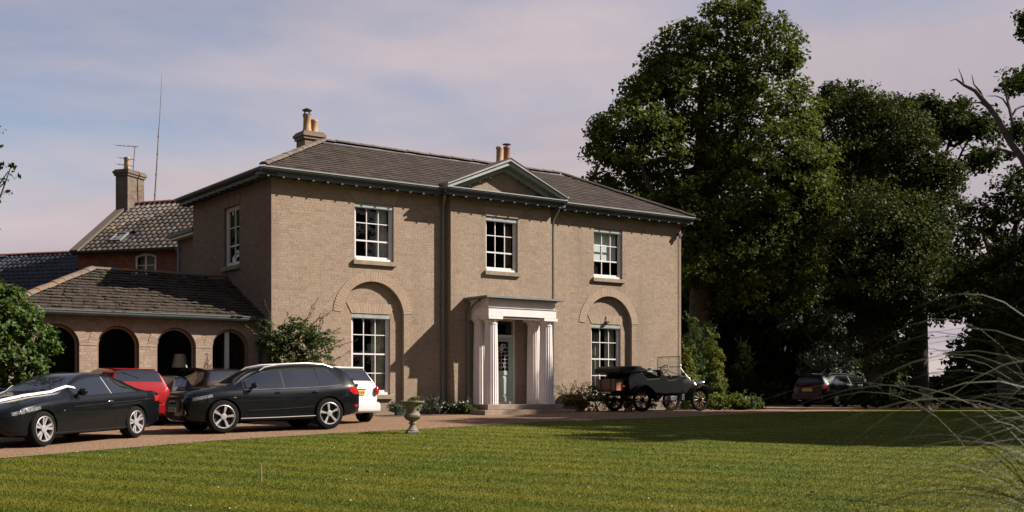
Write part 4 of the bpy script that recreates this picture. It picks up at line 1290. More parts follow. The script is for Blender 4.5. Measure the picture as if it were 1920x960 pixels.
lf_lime = leaf_mat('lime_leaf', (0.036, 0.056, 0.011), (0.086, 0.100, 0.020), gloss=.06)
lf_holm = leaf_mat('holm_oak_leaf', (0.026, 0.036, 0.010), (0.056, 0.063, 0.018), trans=0.25, gloss=.05, nscale=0.9)
lf_oak = leaf_mat('oak_leaf', (0.019, 0.031, 0.008), (0.038, 0.051, 0.012), gloss=.05)
lf_grey = leaf_mat('grey_green_leaf', (0.036, 0.050, 0.032), (0.060, 0.078, 0.052), trans=0.2, gloss=0.3)
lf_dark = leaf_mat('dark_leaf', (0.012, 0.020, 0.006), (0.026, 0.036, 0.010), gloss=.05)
lf_bright = leaf_mat('fresh_leaf', (0.040, 0.075, 0.014), (0.072, 0.115, 0.024), gloss=0.25)
lf_shrub = leaf_mat('shrub_leaf', (0.035, 0.06, 0.015), (0.07, 0.10, 0.028), gloss=0.25, nscale=3)
lf_gold = leaf_mat('golden_conifer_leaf', (0.075, 0.105, 0.016), (0.14, 0.155, 0.03), nscale=2)
lf_conif = leaf_mat('conifer_leaf', (0.035, 0.065, 0.018), (0.065, 0.10, 0.028), nscale=2)
lf_rust = leaf_mat('rusty_leaf', (0.07, 0.05, 0.018), (0.12, 0.085, 0.03), nscale=4)
bark = simple('bark', (0.055, 0.042, 0.032), 0.95, 0.35, 5, bmp=0.8)
bark_dead = simple('dead_wood', (0.07, 0.06, 0.052), 0.95, 0.3, 6, bmp=0.6)
stem_m = simple('stem', (0.09, 0.065, 0.03), 0.8, 0.25, 8)
petal = simple('white_petal', (0.75, 0.72, 0.66), 0.7, 0.08, 20)

def unit(v):
    return v / np.maximum(np.linalg.norm(v, axis=-1, keepdims=True), 1e-9)

def leaf_cloud(blobs, n_clumps, per, clump_r, size, seed, shell=0.62, flat_=0.75, aspect=0.62, up=0.45, out_w=0.6, jitter=1.0):
    """leaf-sized diamonds gathered in clumps over and inside a set of ellipsoids"""
    g = np.random.default_rng(seed)
    B = np.array([b[:3] for b in blobs], float); Rr = np.array([b[3:6] if len(b) > 4 else (b[3],) * 3 for b in blobs], float)
    wgt = (Rr.prod(1)) ** (2 / 3); wgt /= wgt.sum()
    k = g.choice(len(B), n_clumps, p=wgt)
    d = unit(g.normal(size=(n_clumps, 3)))
    d[:, 2] = np.where(d[:, 2] < -0.55, -d[:, 2] * .4, d[:, 2]); d = unit(d)
    rad = shell + (1 - shell) * g.random(n_clumps) ** .6
    rad *= 1 + .10 * np.sin(d[:, 0] * 7 + k) * np.cos(d[:, 2] * 6 + 2 * k)
    C = B[k] + d * Rr[k] * rad[:, None]
    cr = clump_r * g.uniform(.55, 1.35, n_clumps)
    P = np.repeat(C, per, 0) + unit(g.normal(size=(n_clumps * per, 3))) * (g.random(n_clumps * per) ** .45 * np.repeat(cr, per))[:, None] * np.array([1, 1, flat_])
    dd = np.repeat(d, per, 0)
    N = unit(dd * out_w + np.array([0, 0, up]) + g.normal(size=P.shape) * .55 * jitter)
    A = unit(np.cross(N, g.normal(size=P.shape)))
    Bt = np.cross(N, A)
    s = size * g.uniform(.55, 1.3, len(P))[:, None]
    V = np.stack([P - A * s * .5, P - Bt * s * .5 * aspect + N * s * .06, P + A * s * .5, P + Bt * s * .5 * aspect + N * s * .06], 1).reshape(-1, 3)
    F = np.arange(len(V)).reshape(-1, 4)
    return V, F

def px(x, y, Y, up_=True):
    """world point on the plane at distance Y"""
    return ((x - 960) / 2174 * Y, Y, EYE + (735 - y) / 2174 * Y)

def px_blobs(lst, Y, depth=0.9, spread=1.0, seed=0):
    r_ = random.Random(seed)
    out = []
    for (x, y, r) in lst:
        X, _, Z = px(x, y, Y); m = r / 2174 * Y
        out.append((X, Y + r_.uniform(-1, 1) * m * spread, Z, m, m * depth, m))
    return out

def limb(mb, a, c, r0, r1, sag=0.0, n=5, wob=.12, rnd=random):
    a, c = Vector(a), Vector(c); pts = []; L_ = (c - a).length
    for i in range(n + 1):
        t = i / n
        p = a.lerp(c, t) + Vector((rnd.uniform(-1, 1), rnd.uniform(-1, 1), rnd.uniform(-.6, .6))) * wob * L_ * .25 * math.sin(math.pi * t)
        p.z += sag * math.sin(math.pi * t)
        pts.append(p)
    mb.tube(pts, [r0 + (r1 - r0) * i / n for i in range(n + 1)], 7)
    return pts

def tree(name, label, base, blobs, leaf, n_clumps, per, clump_r, size, trunk_r, seed, group='trees around the house', fork=.45, cat='tree', limbs=12, bk=None, top_f=.85, **kw):
    rnd = random.Random(seed)
    bx, by = base
    bz = ghf(bx, by) - .1
    root = empty(name, (bx, by, bz))
    tag(root, label, cat, group)
    top = max(b[2] for b in blobs)
    mb = MB()
    cx = sum(b[0] for b in blobs) / len(blobs); cy = sum(b[1] for b in blobs) / len(blobs)
    fz = (top - bz) * fork
    f = (cx * .35 + bx * .65 - bx, cy * .35 + by * .65 - by, fz)
    tp = [(0, 0, -.1), (0, 0, .3), (f[0] * .3, f[1] * .3, fz * .4), f, ((cx - bx) * .7, (cy - by) * .7, (top - bz) * top_f)]
    mb.tube(tp, [trunk_r * 1.5, trunk_r * 1.1, trunk_r * .92, trunk_r * .75, trunk_r * .15], 10)
    for b in sorted(blobs, key=lambda b: -b[3])[:limbs]:
        t = rnd.uniform(.35, .95)
        s = Vector(tp[2]).lerp(Vector(f), t) if rnd.random() < .5 else Vector(f).lerp(Vector(tp[4]), t * .6)
        e = (b[0] - bx + rnd.uniform(-.3, .3) * b[3], b[1] - by + rnd.uniform(-.3, .3) * b[3], b[2] - bz + rnd.uniform(-.1, .4) * b[3])
        pts = limb(mb, s, e, trunk_r * .38, trunk_r * .07, rnd=rnd)
        for q in range(3):
            p = pts[rnd.randint(2, len(pts) - 1)]
            e2 = p + Vector((rnd.uniform(-1, 1), rnd.uniform(-1, 1), rnd.uniform(-.2, 1))) * b[3] * .8
            limb(mb, p, e2, trunk_r * .12, trunk_r * .03, n=3, rnd=rnd)
    mb.build('trunk', bk or bark, root, smooth=True)
    V, F = leaf_cloud(blobs, n_clumps, per, clump_r, size, seed, **kw)
    V = V - np.array([bx, by, bz])
    link('crown', np_mesh('crown', V, F), leaf, root)
    return root

# the great lime behind the right end of the house
bl = px_blobs([(1365, 60, 62), (1290, 95, 55), (1430, 105, 70), (1310, 190, 120), (1425, 215, 115), (1215, 190, 52), (1185, 285, 85), (1300, 325, 130), (1440, 350, 120), (1135, 300, 42), (1205, 395, 100),
                (1350, 450, 150), (1485, 110, 24), (1492, 235, 40), (1250, 140, 45), (1240, 480, 110), (1420, 520, 130), (1500, 330, 60), (1400, 30, 30), (1225, 100, 22), (1130, 255, 26), (1120, 345, 28)], 54, 1.0, .9, 3)
tree('lime_tree', 'tallest broad leafy tree behind the right end of the house', (8.8, 54.5), bl, lf_lime, 2700, 40, .50, .21, .55, 21)
# evergreen oak with a dense fine crown
bl = px_blobs([(1590, 250, 80), (1690, 265, 80), (1555, 350, 100), (1655, 370, 130), (1745, 350, 66), (1752, 470, 62), (1600, 500, 140), (1700, 540, 105), (1525, 470, 80), (1595, 620, 95), (1545, 590, 90), (1775, 400, 34), (1630, 215, 45), (1500, 400, 50), (1700, 590, 45), (1770, 330, 40), (1785, 440, 36), (1775, 520, 50), (1790, 590, 40), (1640, 300, 90), (1700, 450, 90)], 56, 1.0, .8, 5)
tree('evergreen_oak', 'dense rounded dark evergreen tree right of the tallest tree', (17.6, 57.0), bl, lf_holm, 3600, 38, .50, .17, .5, 22, fork=.3, jitter=1.2)
# oaks at the right edge
bl = px_blobs([(1690, 215, 38), (1735, 205, 34), (1790, 215, 30), (1775, 255, 40), (1820, 255, 36), (1850, 300, 30), (1720, 260, 40), (1600, 185, 30), (1560, 190, 26)], 60, 1.2, 1.0, 6)
tree('oak_tree', 'loose dark oak crown showing above the dense evergreen tree', (21.5, 61), bl, lf_oak, 330, 40, .6, .26, .4, 23, fork=.5, shell=.3)
bl = px_blobs([(1840, 420, 55), (1890, 380, 50), (1870, 470, 70), (1930, 440, 80), (1820, 520, 50), (1900, 560, 70), (1850, 610, 45), (1790, 590, 45), (1745, 585, 28), (1940, 620, 80), (1700, 645, 26), (1680, 680, 28), (1645, 690, 24), (1905, 250, 15), (1900, 155, 22), (1925, 60, 38), (1918, 240, 26), (1960, 150, 60), (1960, 300, 70), (1980, 500, 90), (1790, 545, 34), (1800, 660, 40)], 45, 1.2, 1.2, 7)
oak = tree('oak_tree', 'stag headed oak with bare dead branches at the right edge', (19.6, 45.5), bl, lf_oak, 620, 34, .40, .19, .5, 24, fork=.28, shell=.25, top_f=.42)
# its dead limbs
mb = MB()
ob_ = oak.location
def dead(pts, r0, r1, Y=45.0):
    P_ = [Vector(px(x, y, Y + d)) - Vector(ob_) for (x, y, d) in pts]
    mb.tube(P_, [r0 + (r1 - r0) * i / (len(P_) - 1) for i in range(len(P_))], 7)
dead([(1960, 380, 0), (1918, 297, 0), (1895, 268, .1), (1868, 218, .2), (1845, 190, .1), (1828, 170, 0), (1808, 160, .1), (1792, 148, 0), (1781, 152, 0)], .17, .016)
dead([(1845, 190, .1), (1838, 172, .1), (1826, 158, 0), (1822, 140, 0)], .06, .01)
dead([(1808, 160, .1), (1803, 143, .1), (1797, 128, 0)], .035, .008)
dead([(1868, 218, .2), (1850, 200, .3), (1838, 192, .3), (1822, 193, .2), (1812, 188, .2)], .06, .012)
dead([(1895, 268, .1), (1900, 235, 0), (1893, 205, 0), (1886, 175, 0), (1884, 160, 0)], .09, .02)
dead([(1893, 205, 0), (1880, 185, .1), (1868, 180, .1), (1850, 180, .2)], .04, .01)
dead([(1918, 297, 0), (1905, 290, .2), (1885, 282, .2), (1868, 280, .1), (1853, 288, .1), (1842, 285, 0)], .07, .015)
dead([(1893, 225, 0), (1905, 205, 0), (1915, 200, .2), (1935, 195, .2)], .05, .03)
dead([(1990, 520, 0), (1965, 420, .2), (1960, 380, 0)], .3, .2)
mb.build('dead_limb', bark_dead, oak, smooth=True)

# darker trees and undergrowth filling the wood behind
wood = [(1300, 68, 9.5, 3.8), (1410, 70, 11, 4.2), (1500, 72, 10, 4.4), (1570, 66, 9, 3.6), (1235, 66, 8, 3.2), (1350, 62, 6.5, 3.4), (1450, 62, 6.5, 3.4), (1590, 74, 5.6, 2.6), (1885, 74, 9, 3.0), (1930, 70, 9, 4.0)]
lbls = ['dark tree deep in the wood just right of the house roof', 'dark tree deep in the wood under the tallest tree', 'dark tree deep in the wood behind the evergreen oak', 'low dark tree in the shade behind the far parked car', 'dark tree showing between the house corner and the tallest tree', 'low dark tree behind the conifers at the house corner', 'low dark tree behind the dark conifer left of the far car', 'low dark tree left of the bright gap under the oak', 'dark tree right of the bright gap under the oak', 'dark tree at the right edge behind the tall grass']
for i, (X_, Y_, h_, r_) in enumerate(wood):
    X0 = px(X_, 0, Y_)[0]
    rnd = random.Random(50 + i)
    bl = [(X0 + rnd.uniform(-1, 1) * r_ * .6, Y_ + rnd.uniform(-1, 1), 1.2 + (h_ - 2) * (k // 2) / 4, r_ * rnd.uniform(.65, .95)) for k in range(10)]
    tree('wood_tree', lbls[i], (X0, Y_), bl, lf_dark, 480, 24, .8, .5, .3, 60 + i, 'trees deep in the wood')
# small pale leaved tree in front of the dark wood
bl = px_blobs([(1505, 560, 44), (1482, 610, 30), (1550, 610, 40), (1570, 660, 42), (1530, 690, 45), (1590, 700, 30), (1490, 540, 26), (1600, 650, 18)], 53.5, 1.1, .6, 9)
tree('pale_leaved_tree', 'small grey green tree glinting in front of the dark wood', (15.5, 53.7), bl, lf_grey, 300, 22, .32, .15, .1, 25, 'small trees by the drive', shell=.3)

# trees beyond the right edge of the picture: they shade the drive and the far lawn
off = [((25.5, 25.4), 17.0, 3.9, 'leafy tree right of the lawn beyond the picture, nearest of its row'),
       ((25.0, 31.4), 19.2, 4.0, 'leafy tree right of the lawn beyond the picture, middle of its row'),
       ((24.8, 36.6), 18.4, 2.7, 'leafy tree right of the drive beyond the picture, last of its row'),
       ((27.5, 28.6), 18.4, 3.6, 'leafy tree right of the lawn beyond the picture, set back second in its row'),
       ((27.0, 34.4), 20.0, 3.2, 'leafy tree right of the lawn beyond the picture, set back fourth in its row'),
       ((26.5, 43.0), 11.0, 2.6, 'lower leafy tree right of the drive beyond the picture'),
       ((33.0, 50.0), 15.5, 4.2, 'leafy tree beyond the right edge behind the dead branches'),
       ((32.0, 58.0), 17.0, 4.4, 'leafy tree beyond the right edge far behind the oak')]
for i, ((X0, Y0), top, r_, lb) in enumerate(off):
    rnd = random.Random(80 + i)
    n = 9
    bl = []
    for k in range(n):
        t = k / (n - 1)
        w_ = r_ * (.75 + .35 * math.sin(math.pi * min(1, t * 1.1 + .1))) * (.62 if t > .93 else 1)
        bl.append((X0 + rnd.uniform(-.25, .25) * r_, Y0 + rnd.uniform(-.18, .18) * r_, 2.4 + (top - 3.2) * t, w_ * .85, w_ * .85, 1.9))
    tree('roadside_tree', lb, (X0, Y0), bl, lf_oak, 900, 22, .6, .48, .4, 90 + i, 'trees beyond the right edge', shell=.3)
# unseen trees the windows mirror; the later half is added to block sky light
for i, (X0, Y0, top, r_) in enumerate([(34, 12, 15, 5), (44, 22, 17, 6), (30, 1, 13, 5), (-30, 22, 14, 5), (-33, 34, 15, 5), (-24, 40, 12, 4), (-24, 13, 16, 6), (-27, 2, 17, 6.5), (-17, -9, 16, 6), (-4, -17, 17, 6.5), (10, -16, 16, 6), (22, -9, 15, 5.5)]):
    rnd = random.Random(120 + i)
    bl = [(X0 + rnd.uniform(-.6, .6) * r_, Y0 + rnd.uniform(-.6, .6) * r_, 2.5 + (top - 4.5) * k / 7, r_ * rnd.uniform(.5, .8)) for k in range(8)]
    tree('unseen_tree', ['broad tree far right of the lawn', 'tall broad tree far right of the lawn', 'broad tree right of the photographer', 'broad tree far left of the drive', 'tall tree far left of the outbuilding', 'tree left of the outbuilding', 'added sky-blocking tree left of the near lawn', 'added sky-blocking tree far left of the photographer', 'added sky-blocking tree behind the photographer to the left', 'added tall sky-blocking tree straight behind the photographer', 'added sky-blocking tree behind the photographer to the right', 'added sky-blocking tree behind the photographer to the far right'][i] + ' outside the picture', (X0, Y0), bl, lf_oak, 420, 16, 1.0, .65, .4, 130 + i, 'parkland trees outside the picture')
# branch tips of a tree reaching in at the left edge
bl = px_blobs([(-60, 330, 80), (-10, 325, 20), (14, 325, 14), (25, 312, 8), (-8, 255, 14), (-15, 380, 20), (-8, 455, 14), (-40, 440, 40), (4, 345, 12), (-60, 250, 60)], 30, 1.0, .5, 12)
tree('branching_tree', 'tree reaching leafy twigs into the left edge against the sky', (-15.2, 30.5), bl, lf_oak, 90, 12, .20, .13, .16, 140, shell=.2, fork=.6)

# hedge and field edge under the gap
mbh = leaf_cloud([(X_, 72 + .6 * math.sin(X_), 1.35, 1.6, 1.0, 1.35) for X_ in np.arange(14, 44, 1.5)], 900, 20, .35, .3, 150)
hd = link('hedge', np_mesh('hedge', mbh[0], mbh[1]), lf_shrub)
tag(hd, 'low green field hedge seen through the gap under the oak', 'hedge')

# ------------------------------------------------------------------ shrubs
def shrub(name, label, base, blobs, leaf, n, per, cr, size, seed, group=None, cat='shrub', shoots=0, shoot_len=1.0, shoot_dir=None, stems=8, **kw):
    rnd = random.Random(seed)
    bx, by = base; bz = ghf(bx, by) - .02
    root = empty(name, (bx, by, bz)); tag(root, label, cat, group)
    mb = MB()
    for k in range(stems):
        b = rnd.choice(blobs)
        limb(mb, (rnd.uniform(-.15, .15), rnd.uniform(-.15, .15), -.02), (b[0] - bx + rnd.uniform(-.4, .4) * b[3], b[1] - by + rnd.uniform(-.4, .4) * b[3], b[2] - bz), .022, .006, n=4, rnd=rnd)
    V, F = leaf_cloud(blobs, n, per, cr, size, seed, **kw)
    Vs = [V - np.array([bx, by, bz])]; Fs = [F]; cnt = len(V)
    g = np.random.default_rng(seed + 1)
    for k in range(shoots):
        b = rnd.choice(blobs)
        d0 = Vector((rnd.uniform(-1, 1), rnd.uniform(-.5, .5), rnd.uniform(.35, 1.3))).normalized() if shoot_dir is None else Vector(shoot_dir(k)).normalized()
        a = Vector((b[0] - bx, b[1] - by, b[2] - bz)) + Vector((d0.x * b[3], d0.y * b[3], d0.z * b[3])) * .7
        ln = shoot_len * rnd.uniform(.5, 1.15)
        c_ = a + d0 * ln
        pts = limb(mb, a, c_, .009, .003, n=5, wob=.3, rnd=rnd)
        m = int(ln * 60)
        T = g.random(m) ** .8
        P = np.array([list(pts[min(len(pts) - 2, int(t * 5))].lerp(pts[min(len(pts) - 1, int(t * 5) + 1)], t * 5 - int(t * 5))) for t in T])
        P = P + g.normal(size=P.shape) * .022
        N = unit(g.normal(size=P.shape) + np.array([0, -.4, .5])); A = unit(np.cross(N, g.normal(size=P.shape))); Bt = np.cross(N, A)
        s = (size * .95 * g.uniform(.6, 1.2, m) * (1 - .4 * T))[:, None]
        Vv = np.stack([P - A * s * .5, P - Bt * s * .25, P + A * s * .5, P + Bt * s * .25], 1).reshape(-1, 3)
        Vs.append(Vv); Fs.append(np.arange(len(Vv)).reshape(-1, 4) + cnt); cnt += len(Vv)
    mb.build('stem', stem_m, root, smooth=True)
    link('foliage', np_mesh('foliage', np.concatenate(Vs), np.concatenate(Fs)), leaf, root)
    return root
# fresh green bush at the left edge
bl = px_blobs([(-30, 650, 95), (35, 610, 50), (20, 560, 26), (70, 640, 38), (90, 660, 22), (45, 690, 50), (-40, 570, 60), (60, 700, 35), (10, 740, 60), (60, 760, 45), (-40, 760, 60)], 26.6, .8, .3, 31)
shrub('leafy_bush', 'bright green leafy bush at the left edge behind the black convertible', (-11.6, 26.6), bl, lf_bright, 800, 20, .16, .115, 32, shell=.5)
# straggling climber at the corner of the house
cbase = HM @ Vector((.55, -.75, 0))
bl = px_blobs([(545, 655, 48), (585, 665, 40), (560, 625, 34), (520, 650, 38), (500, 645, 24), (595, 640, 30), (540, 700, 55), (590, 705, 45), (550, 750, 45), (590, 755, 35)], cbase.y - .1, .7, .15, 33)
dirs = [(-.35, 0, 1), (.28, 0, 1), (.1, 0, 1), (1, -.2, .35), (1, -.2, .18), (1, -.1, .05), (.9, -.2, -.1), (-1, 0, .5), (-.8, 0, .8), (-.6, 0, .9), (.6, 0, .8), (.9, 0, .5), (.3, 0, 1), (-.1, 0, 1), (.12, 0, 1), (1, 0, .3), (-.9, -.1, .2), (.05, 0, 1), (-.2, 0, 1), (.8, -.1, .4)]
shrub('straggling_shrub', 'tall straggling shrub with long shoots against the house corner', (cbase.x, cbase.y), bl, lf_shrub, 700, 22, .12, .075, 34, shell=.35, shoots=34, shoot_len=.85, shoot_dir=lambda k: tuple(np.array(dirs[k % 20]) + np.random.default_rng(k).normal(size=3) * .15))
# planting along the foot of the wall
bedrnd = random.Random(5)
plants = [
 (4.30, -.40, .42, lf_grey, 'low grey green lavender mound under the tall window beside the white car', 'mound'),
 (3.72, -.45, .36, lf_grey, 'low lavender mound at the wall nearest the white car', 'mound'),
 (4.85, -.45, .50, lf_grey, 'silvery bushy herb behind the stone urn', 'mound'),
 (5.32, -.50, .42, lf_shrub, 'leafy plant with white flowers at the foot of the green downpipe', 'flower'),
 (5.75, -.75, .34, lf_shrub, 'yellow green leafy plant left of the porch step', 'flower'),
 (6.05, -.95, .20, lf_shrub, 'small trailing plant at the porch downpipe shoe', 'mound'),
 (9.75, -.70, .62, lf_rust, 'rusty leaved shrub right of the porch columns', 'spray'),
 (10.35, -.65, .62, lf_rust, 'bronze leaved shrub between porch and vintage car', 'spray'),
 (10.95, -.75, .90, lf_bright, 'light green shrub with white blooms behind the spare wheel', 'flower'),
 (11.75, -.55, .5, lf_shrub, 'dark leafy plant under the vintage car left of its rear wheel', 'mound'),
 (12.55, -.50, .45, lf_shrub, 'leafy plant at the wall behind the middle of the vintage car', 'mound'),
 (13.35, -.50, .42, lf_rust, 'rusty plant at the wall behind the vintage car bonnet', 'mound'),
 (14.3, -.45, .40, lf_shrub, 'leafy plant at the right corner of the house wall', 'mound')]
for i, (u_, n_, h_, lm, lb, kd) in enumerate(plants):
    p = HM @ Vector((u_, n_, 0))
    z0 = ghf(p.x, p.y)
    bls = [(p.x + bedrnd.uniform(-.22, .22), p.y + bedrnd.uniform(-.15, .15), z0 + h_ * bedrnd.uniform(.3, .65), h_ * bedrnd.uniform(.35, .5)) for k in range(5)]
    s_ = shrub('bed_plant', lb, (p.x, p.y), bls, lm, 70 if kd != 'spray' else 45, 16, .08, .075 if kd != 'mound' else .05, 200 + i, 'plants along the foot of the house wall', 'plant', shoots={'mound': 10, 'flower': 12, 'spray': 16}[kd], shoot_len=h_ * (.6 if kd != 'spray' else .9), stems=5, shell=.3)
    if kd == 'flower':
        mb = MB()
        for k in range(6):
            b = bedrnd.choice(bls)
            q = (b[0] - p.x + bedrnd.uniform(-1, 1) * b[3], b[1] - p.y - b[3] * bedrnd.uniform(.2, .9), b[2] - z0 + b[3] * bedrnd.uniform(.1, 1.25))
            mb.ball(q, (.028, .028, .018), 6, 4)
        tag(mb.build('blooms', petal, s_), kind='stuff')
# strip of soil along the wall
for (u0, u1, d) in ((3.0, 5.95, 1.0), (9.35, 15.4, 1.15)):
    V = []; n = 24
    for k in range(n + 1):
        uu = u0 + (u1 - u0) * k / n
        for dd in (0.0, -.5 * d, -d + .06 * math.sin(uu * 5)):
            q = HM @ Vector((uu, dd, 0)); V.append((q.x, q.y, ghf(q.x, q.y) + .014))
    F = []
    for k in range(n):
        for j in range(2): F.append((k * 3 + j, k * 3 + j + 1, (k + 1) * 3 + j + 1, (k + 1) * 3 + j))
    tag(link('flower_bed', np_mesh('flower_bed', V, np.array(F)), soil), kind='structure')

# conifers and mounds beyond the right corner
def conif(name, label, X_, y_base, Y, h, r, leaf, seed, lean=0.0):
    x0 = px(X_, 0, Y)[0]; z0 = ghf(x0, Y)
    rnd = random.Random(seed)
    bls = []
    for k in range(9):
        t = k / 8
        bls.append((x0 + lean * t + rnd.uniform(-.15, .15) * r, Y + rnd.uniform(-.2, .2) * r, z0 + .2 + (h - .3) * t, r * (1 - .72 * t) * rnd.uniform(.8, 1.1), r * (1 - .7 * t), h / 9))
    shrub(name, label, (x0, Y), bls, leaf, 260, 22, .13, .12, seed, 'conifers beside the right end of the house', 'conifer', shoots=22, shoot_len=.4, shell=.4, aspect=.35, up=.7)
conif('conifer', 'tall green conifer against the right corner of the house', 1298, 0, 43.0, 3.3, .75, lf_conif, 301)
conif('conifer', 'golden feathery conifer low beside the house corner', 1288, 0, 41.8, 2.1, .62, lf_gold, 302)
conif('conifer', 'olive gold conifer right of the tall green conifer', 1338, 0, 43.2, 2.7, .65, lf_gold, 303)
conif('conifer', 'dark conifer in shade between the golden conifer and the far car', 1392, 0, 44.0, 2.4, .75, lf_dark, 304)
conif('conifer', 'pale green conifer tip behind the tall conifer', 1322, 0, 44.5, 3.1, .7, lf_conif, 305)
for i, (X_, Y_, w_, h_, lm, lb) in enumerate([(1345, 40.6, 1.15, .62, lf_gold, 'low rounded hedge mound right of the vintage car'), (1385, 41.0, .7, .42, lf_shrub, 'small rounded mound at the end of the low hedge'),
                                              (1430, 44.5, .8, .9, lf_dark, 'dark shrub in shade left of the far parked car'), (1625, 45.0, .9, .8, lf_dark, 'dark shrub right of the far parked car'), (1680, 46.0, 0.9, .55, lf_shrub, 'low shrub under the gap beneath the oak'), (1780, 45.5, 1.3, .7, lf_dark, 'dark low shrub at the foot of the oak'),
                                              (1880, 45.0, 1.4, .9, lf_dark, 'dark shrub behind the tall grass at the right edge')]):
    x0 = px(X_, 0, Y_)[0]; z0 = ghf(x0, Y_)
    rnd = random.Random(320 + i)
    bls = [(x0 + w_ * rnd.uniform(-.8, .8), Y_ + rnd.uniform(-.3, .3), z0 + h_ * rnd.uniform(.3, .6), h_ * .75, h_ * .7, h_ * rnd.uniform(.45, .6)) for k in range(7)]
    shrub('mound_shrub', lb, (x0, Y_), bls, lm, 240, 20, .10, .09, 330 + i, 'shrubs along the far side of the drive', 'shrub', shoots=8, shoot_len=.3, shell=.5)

# ------------------------------------------------------------------ tall ornamental grass near the camera
m_blade, nt, b = new_mat('grass_blade')
g_ = nt.nodes.new('ShaderNodeNewGeometry')
c = ramp(nt, g_.outputs['Random Per Island'], 0.0, 1.0, (0.020, 0.027, 0.009), (0.082, 0.076, 0.036))
nt.links.new(c, b.inputs['Base Color']); b.inputs['Roughness'].default_value = 0.6; b.inputs['Specular IOR Level'].default_value = 0.2
gclump = empty('ornamental_grass', (2.68, 4.5, ghf(2.68, 4.5)))
tag(gclump, 'clump of tall arching ornamental grass at the right edge close to the camera', 'grass clump')
g = np.random.default_rng(77)
Vb = []; Fb = []
def blade(root, mid, tip, wd, n=14):
    base = len(Vb)
    root, mid, tip = np.array(root, float), np.array(mid, float), np.array(tip, float)
    sidev = np.array([.25, 1.0, .35]) * 1.0; sidev = sidev / np.linalg.norm(sidev)
    tw = g.uniform(-1.2, 1.2)
    for i in range(n + 1):
        t = i / n
        p = root * (1 - t) ** 2 + mid * 2 * t * (1 - t) + tip * t * t
        w_ = wd * (1 - t ** 2.5) * .5 + .0006
        s_ = np.array([math.cos(tw + t) * .5, math.sin(tw + t * .8), .6]); s_ /= np.linalg.norm(s_)
        Vb.append(p - s_ * w_); Vb.append(p + s_ * w_)
    for i in range(n): Fb.append((base + 2 * i, base + 2 * i + 1, base + 2 * i + 3, base + 2 * i + 2))
for k in range(620):
    rx, ry = g.normal(0, .13), g.normal(0, .22)
    root = (rx, ry, 0)
    ang = g.normal(math.pi, .75) if g.random() < .8 else g.uniform(0, 2 * math.pi)
    reach = .35 + 1.45 * g.random() ** 1.5
    h_ = g.uniform(1.0, 2.3)
    dx, dy = math.cos(ang), math.sin(ang) * .8
    mid = (rx + dx * reach * .22, ry + dy * reach * .25, h_)
    tip = (rx + dx * reach, ry + dy * reach, h_ * g.uniform(.42, .85) - .1 * reach)
    blade(root, mid, tip, g.uniform(.0018, .0046))
# joined blades are far too many to pick apart
tag(link('blades', np_mesh('blades', np.array(Vb), np.array(Fb), True), m_blade, gclump), kind='stuff')

# ------------------------------------------------------------------ lawn blades
m_lb, nt, b = new_mat('lawn_blade')
g_ = nt.nodes.new('ShaderNodeNewGeometry')
n1 = wnoise(nt, 0.45, 5, 0.6); n2 = wnoise(nt, 3.2, 6, 0.7)
c = ramp(nt, n1, 0.36, 0.64, (0.068, 0.100, 0.004), (0.132, 0.128, 0.008))
c = mixrgb(nt, ramp(nt, n2, 0.45, 0.75, (0, 0, 0), (0.55,) * 3), c, (0.155, 0.125, 0.018))
c = mixrgb(nt, 1.0, c, ramp(nt, g_.outputs['Random Per Island'], 0, 1, (0.82, 0.84, 0.82), (1.18, 1.16, 1.16)), 'MULTIPLY')
wv = nt.nodes.new('ShaderNodeTexWave'); wv.wave_type = 'BANDS'; wv.bands_direction = 'Y'
wv.inputs['Scale'].default_value = 0.30; wv.inputs['Distortion'].default_value = 1.6; wv.inputs['Detail'].default_value = 2
mp = nt.nodes.new('ShaderNodeMapping'); mp.inputs['Rotation'].default_value = (0, 0, R(28))
nt.links.new(g_.outputs['Position'], mp.inputs[0]); nt.links.new(mp.outputs[0], wv.inputs['Vector'])
c = mixrgb(nt, 1.0, c, ramp(nt, wv.outputs['Fac'], 0.2, 0.8, (0.74, 0.82, 0.8), (1.24, 1.13, 1.05)), 'MULTIPLY')
nt.links.new(c, b.inputs['Base Color']); b.inputs['Roughness'].default_value = 0.6; b.inputs['Specular IOR Level'].default_value = 0.25
tb = nt.nodes.new('ShaderNodeBsdfTranslucent'); nt.links.new(c, tb.inputs['Color'])
mxs = nt.nodes.new('ShaderNodeMixShader'); mxs.inputs[0].default_value = 0.35
nt.links.new(b.outputs[0], mxs.inputs[1]); nt.links.new(tb.outputs[0], mxs.inputs[2]); nt.links.new(mxs.outputs[0], nt.nodes['Material Output'].inputs['Surface'])
g = np.random.default_rng(5)
NB = 420000
u1 = g.random(NB)
Yb = 8.0 * (38.0 / 8.0) ** (u1 ** 1.25)
Xb = g.uniform(-.47, .47, NB) * Yb
ok = Yb < edge_y(Xb) + g.normal(0, .05, NB)
Xb, Yb = Xb[ok], Yb[ok]
n = len(Xb)
h_ = g.uniform(.009, .024, n) * (1 + .010 * Yb)
wd = .0032 * (1 + .06 * Yb)
an = g.uniform(0, 2 * math.pi, n); ln = g.normal(0, .5, (n, 2))
Zb = gh(Xb, Yb)
P = np.stack([Xb, Yb, Zb], 1)
dx = np.stack([np.cos(an), np.sin(an) * .4, np.zeros(n)], 1) * wd[:, None]
tipv = P + np.stack([ln[:, 0] * h_, ln[:, 1] * h_, h_], 1)
V = np.stack([P - dx, P + dx, tipv], 1).reshape(-1, 3)
lawn = link('lawn_grass', np_mesh('lawn_grass', V, np.arange(len(V)).reshape(-1, 3)), m_lb)
tag(lawn, 'short mown grass blades covering the lawn in front of the house', 'grass', kind='stuff')
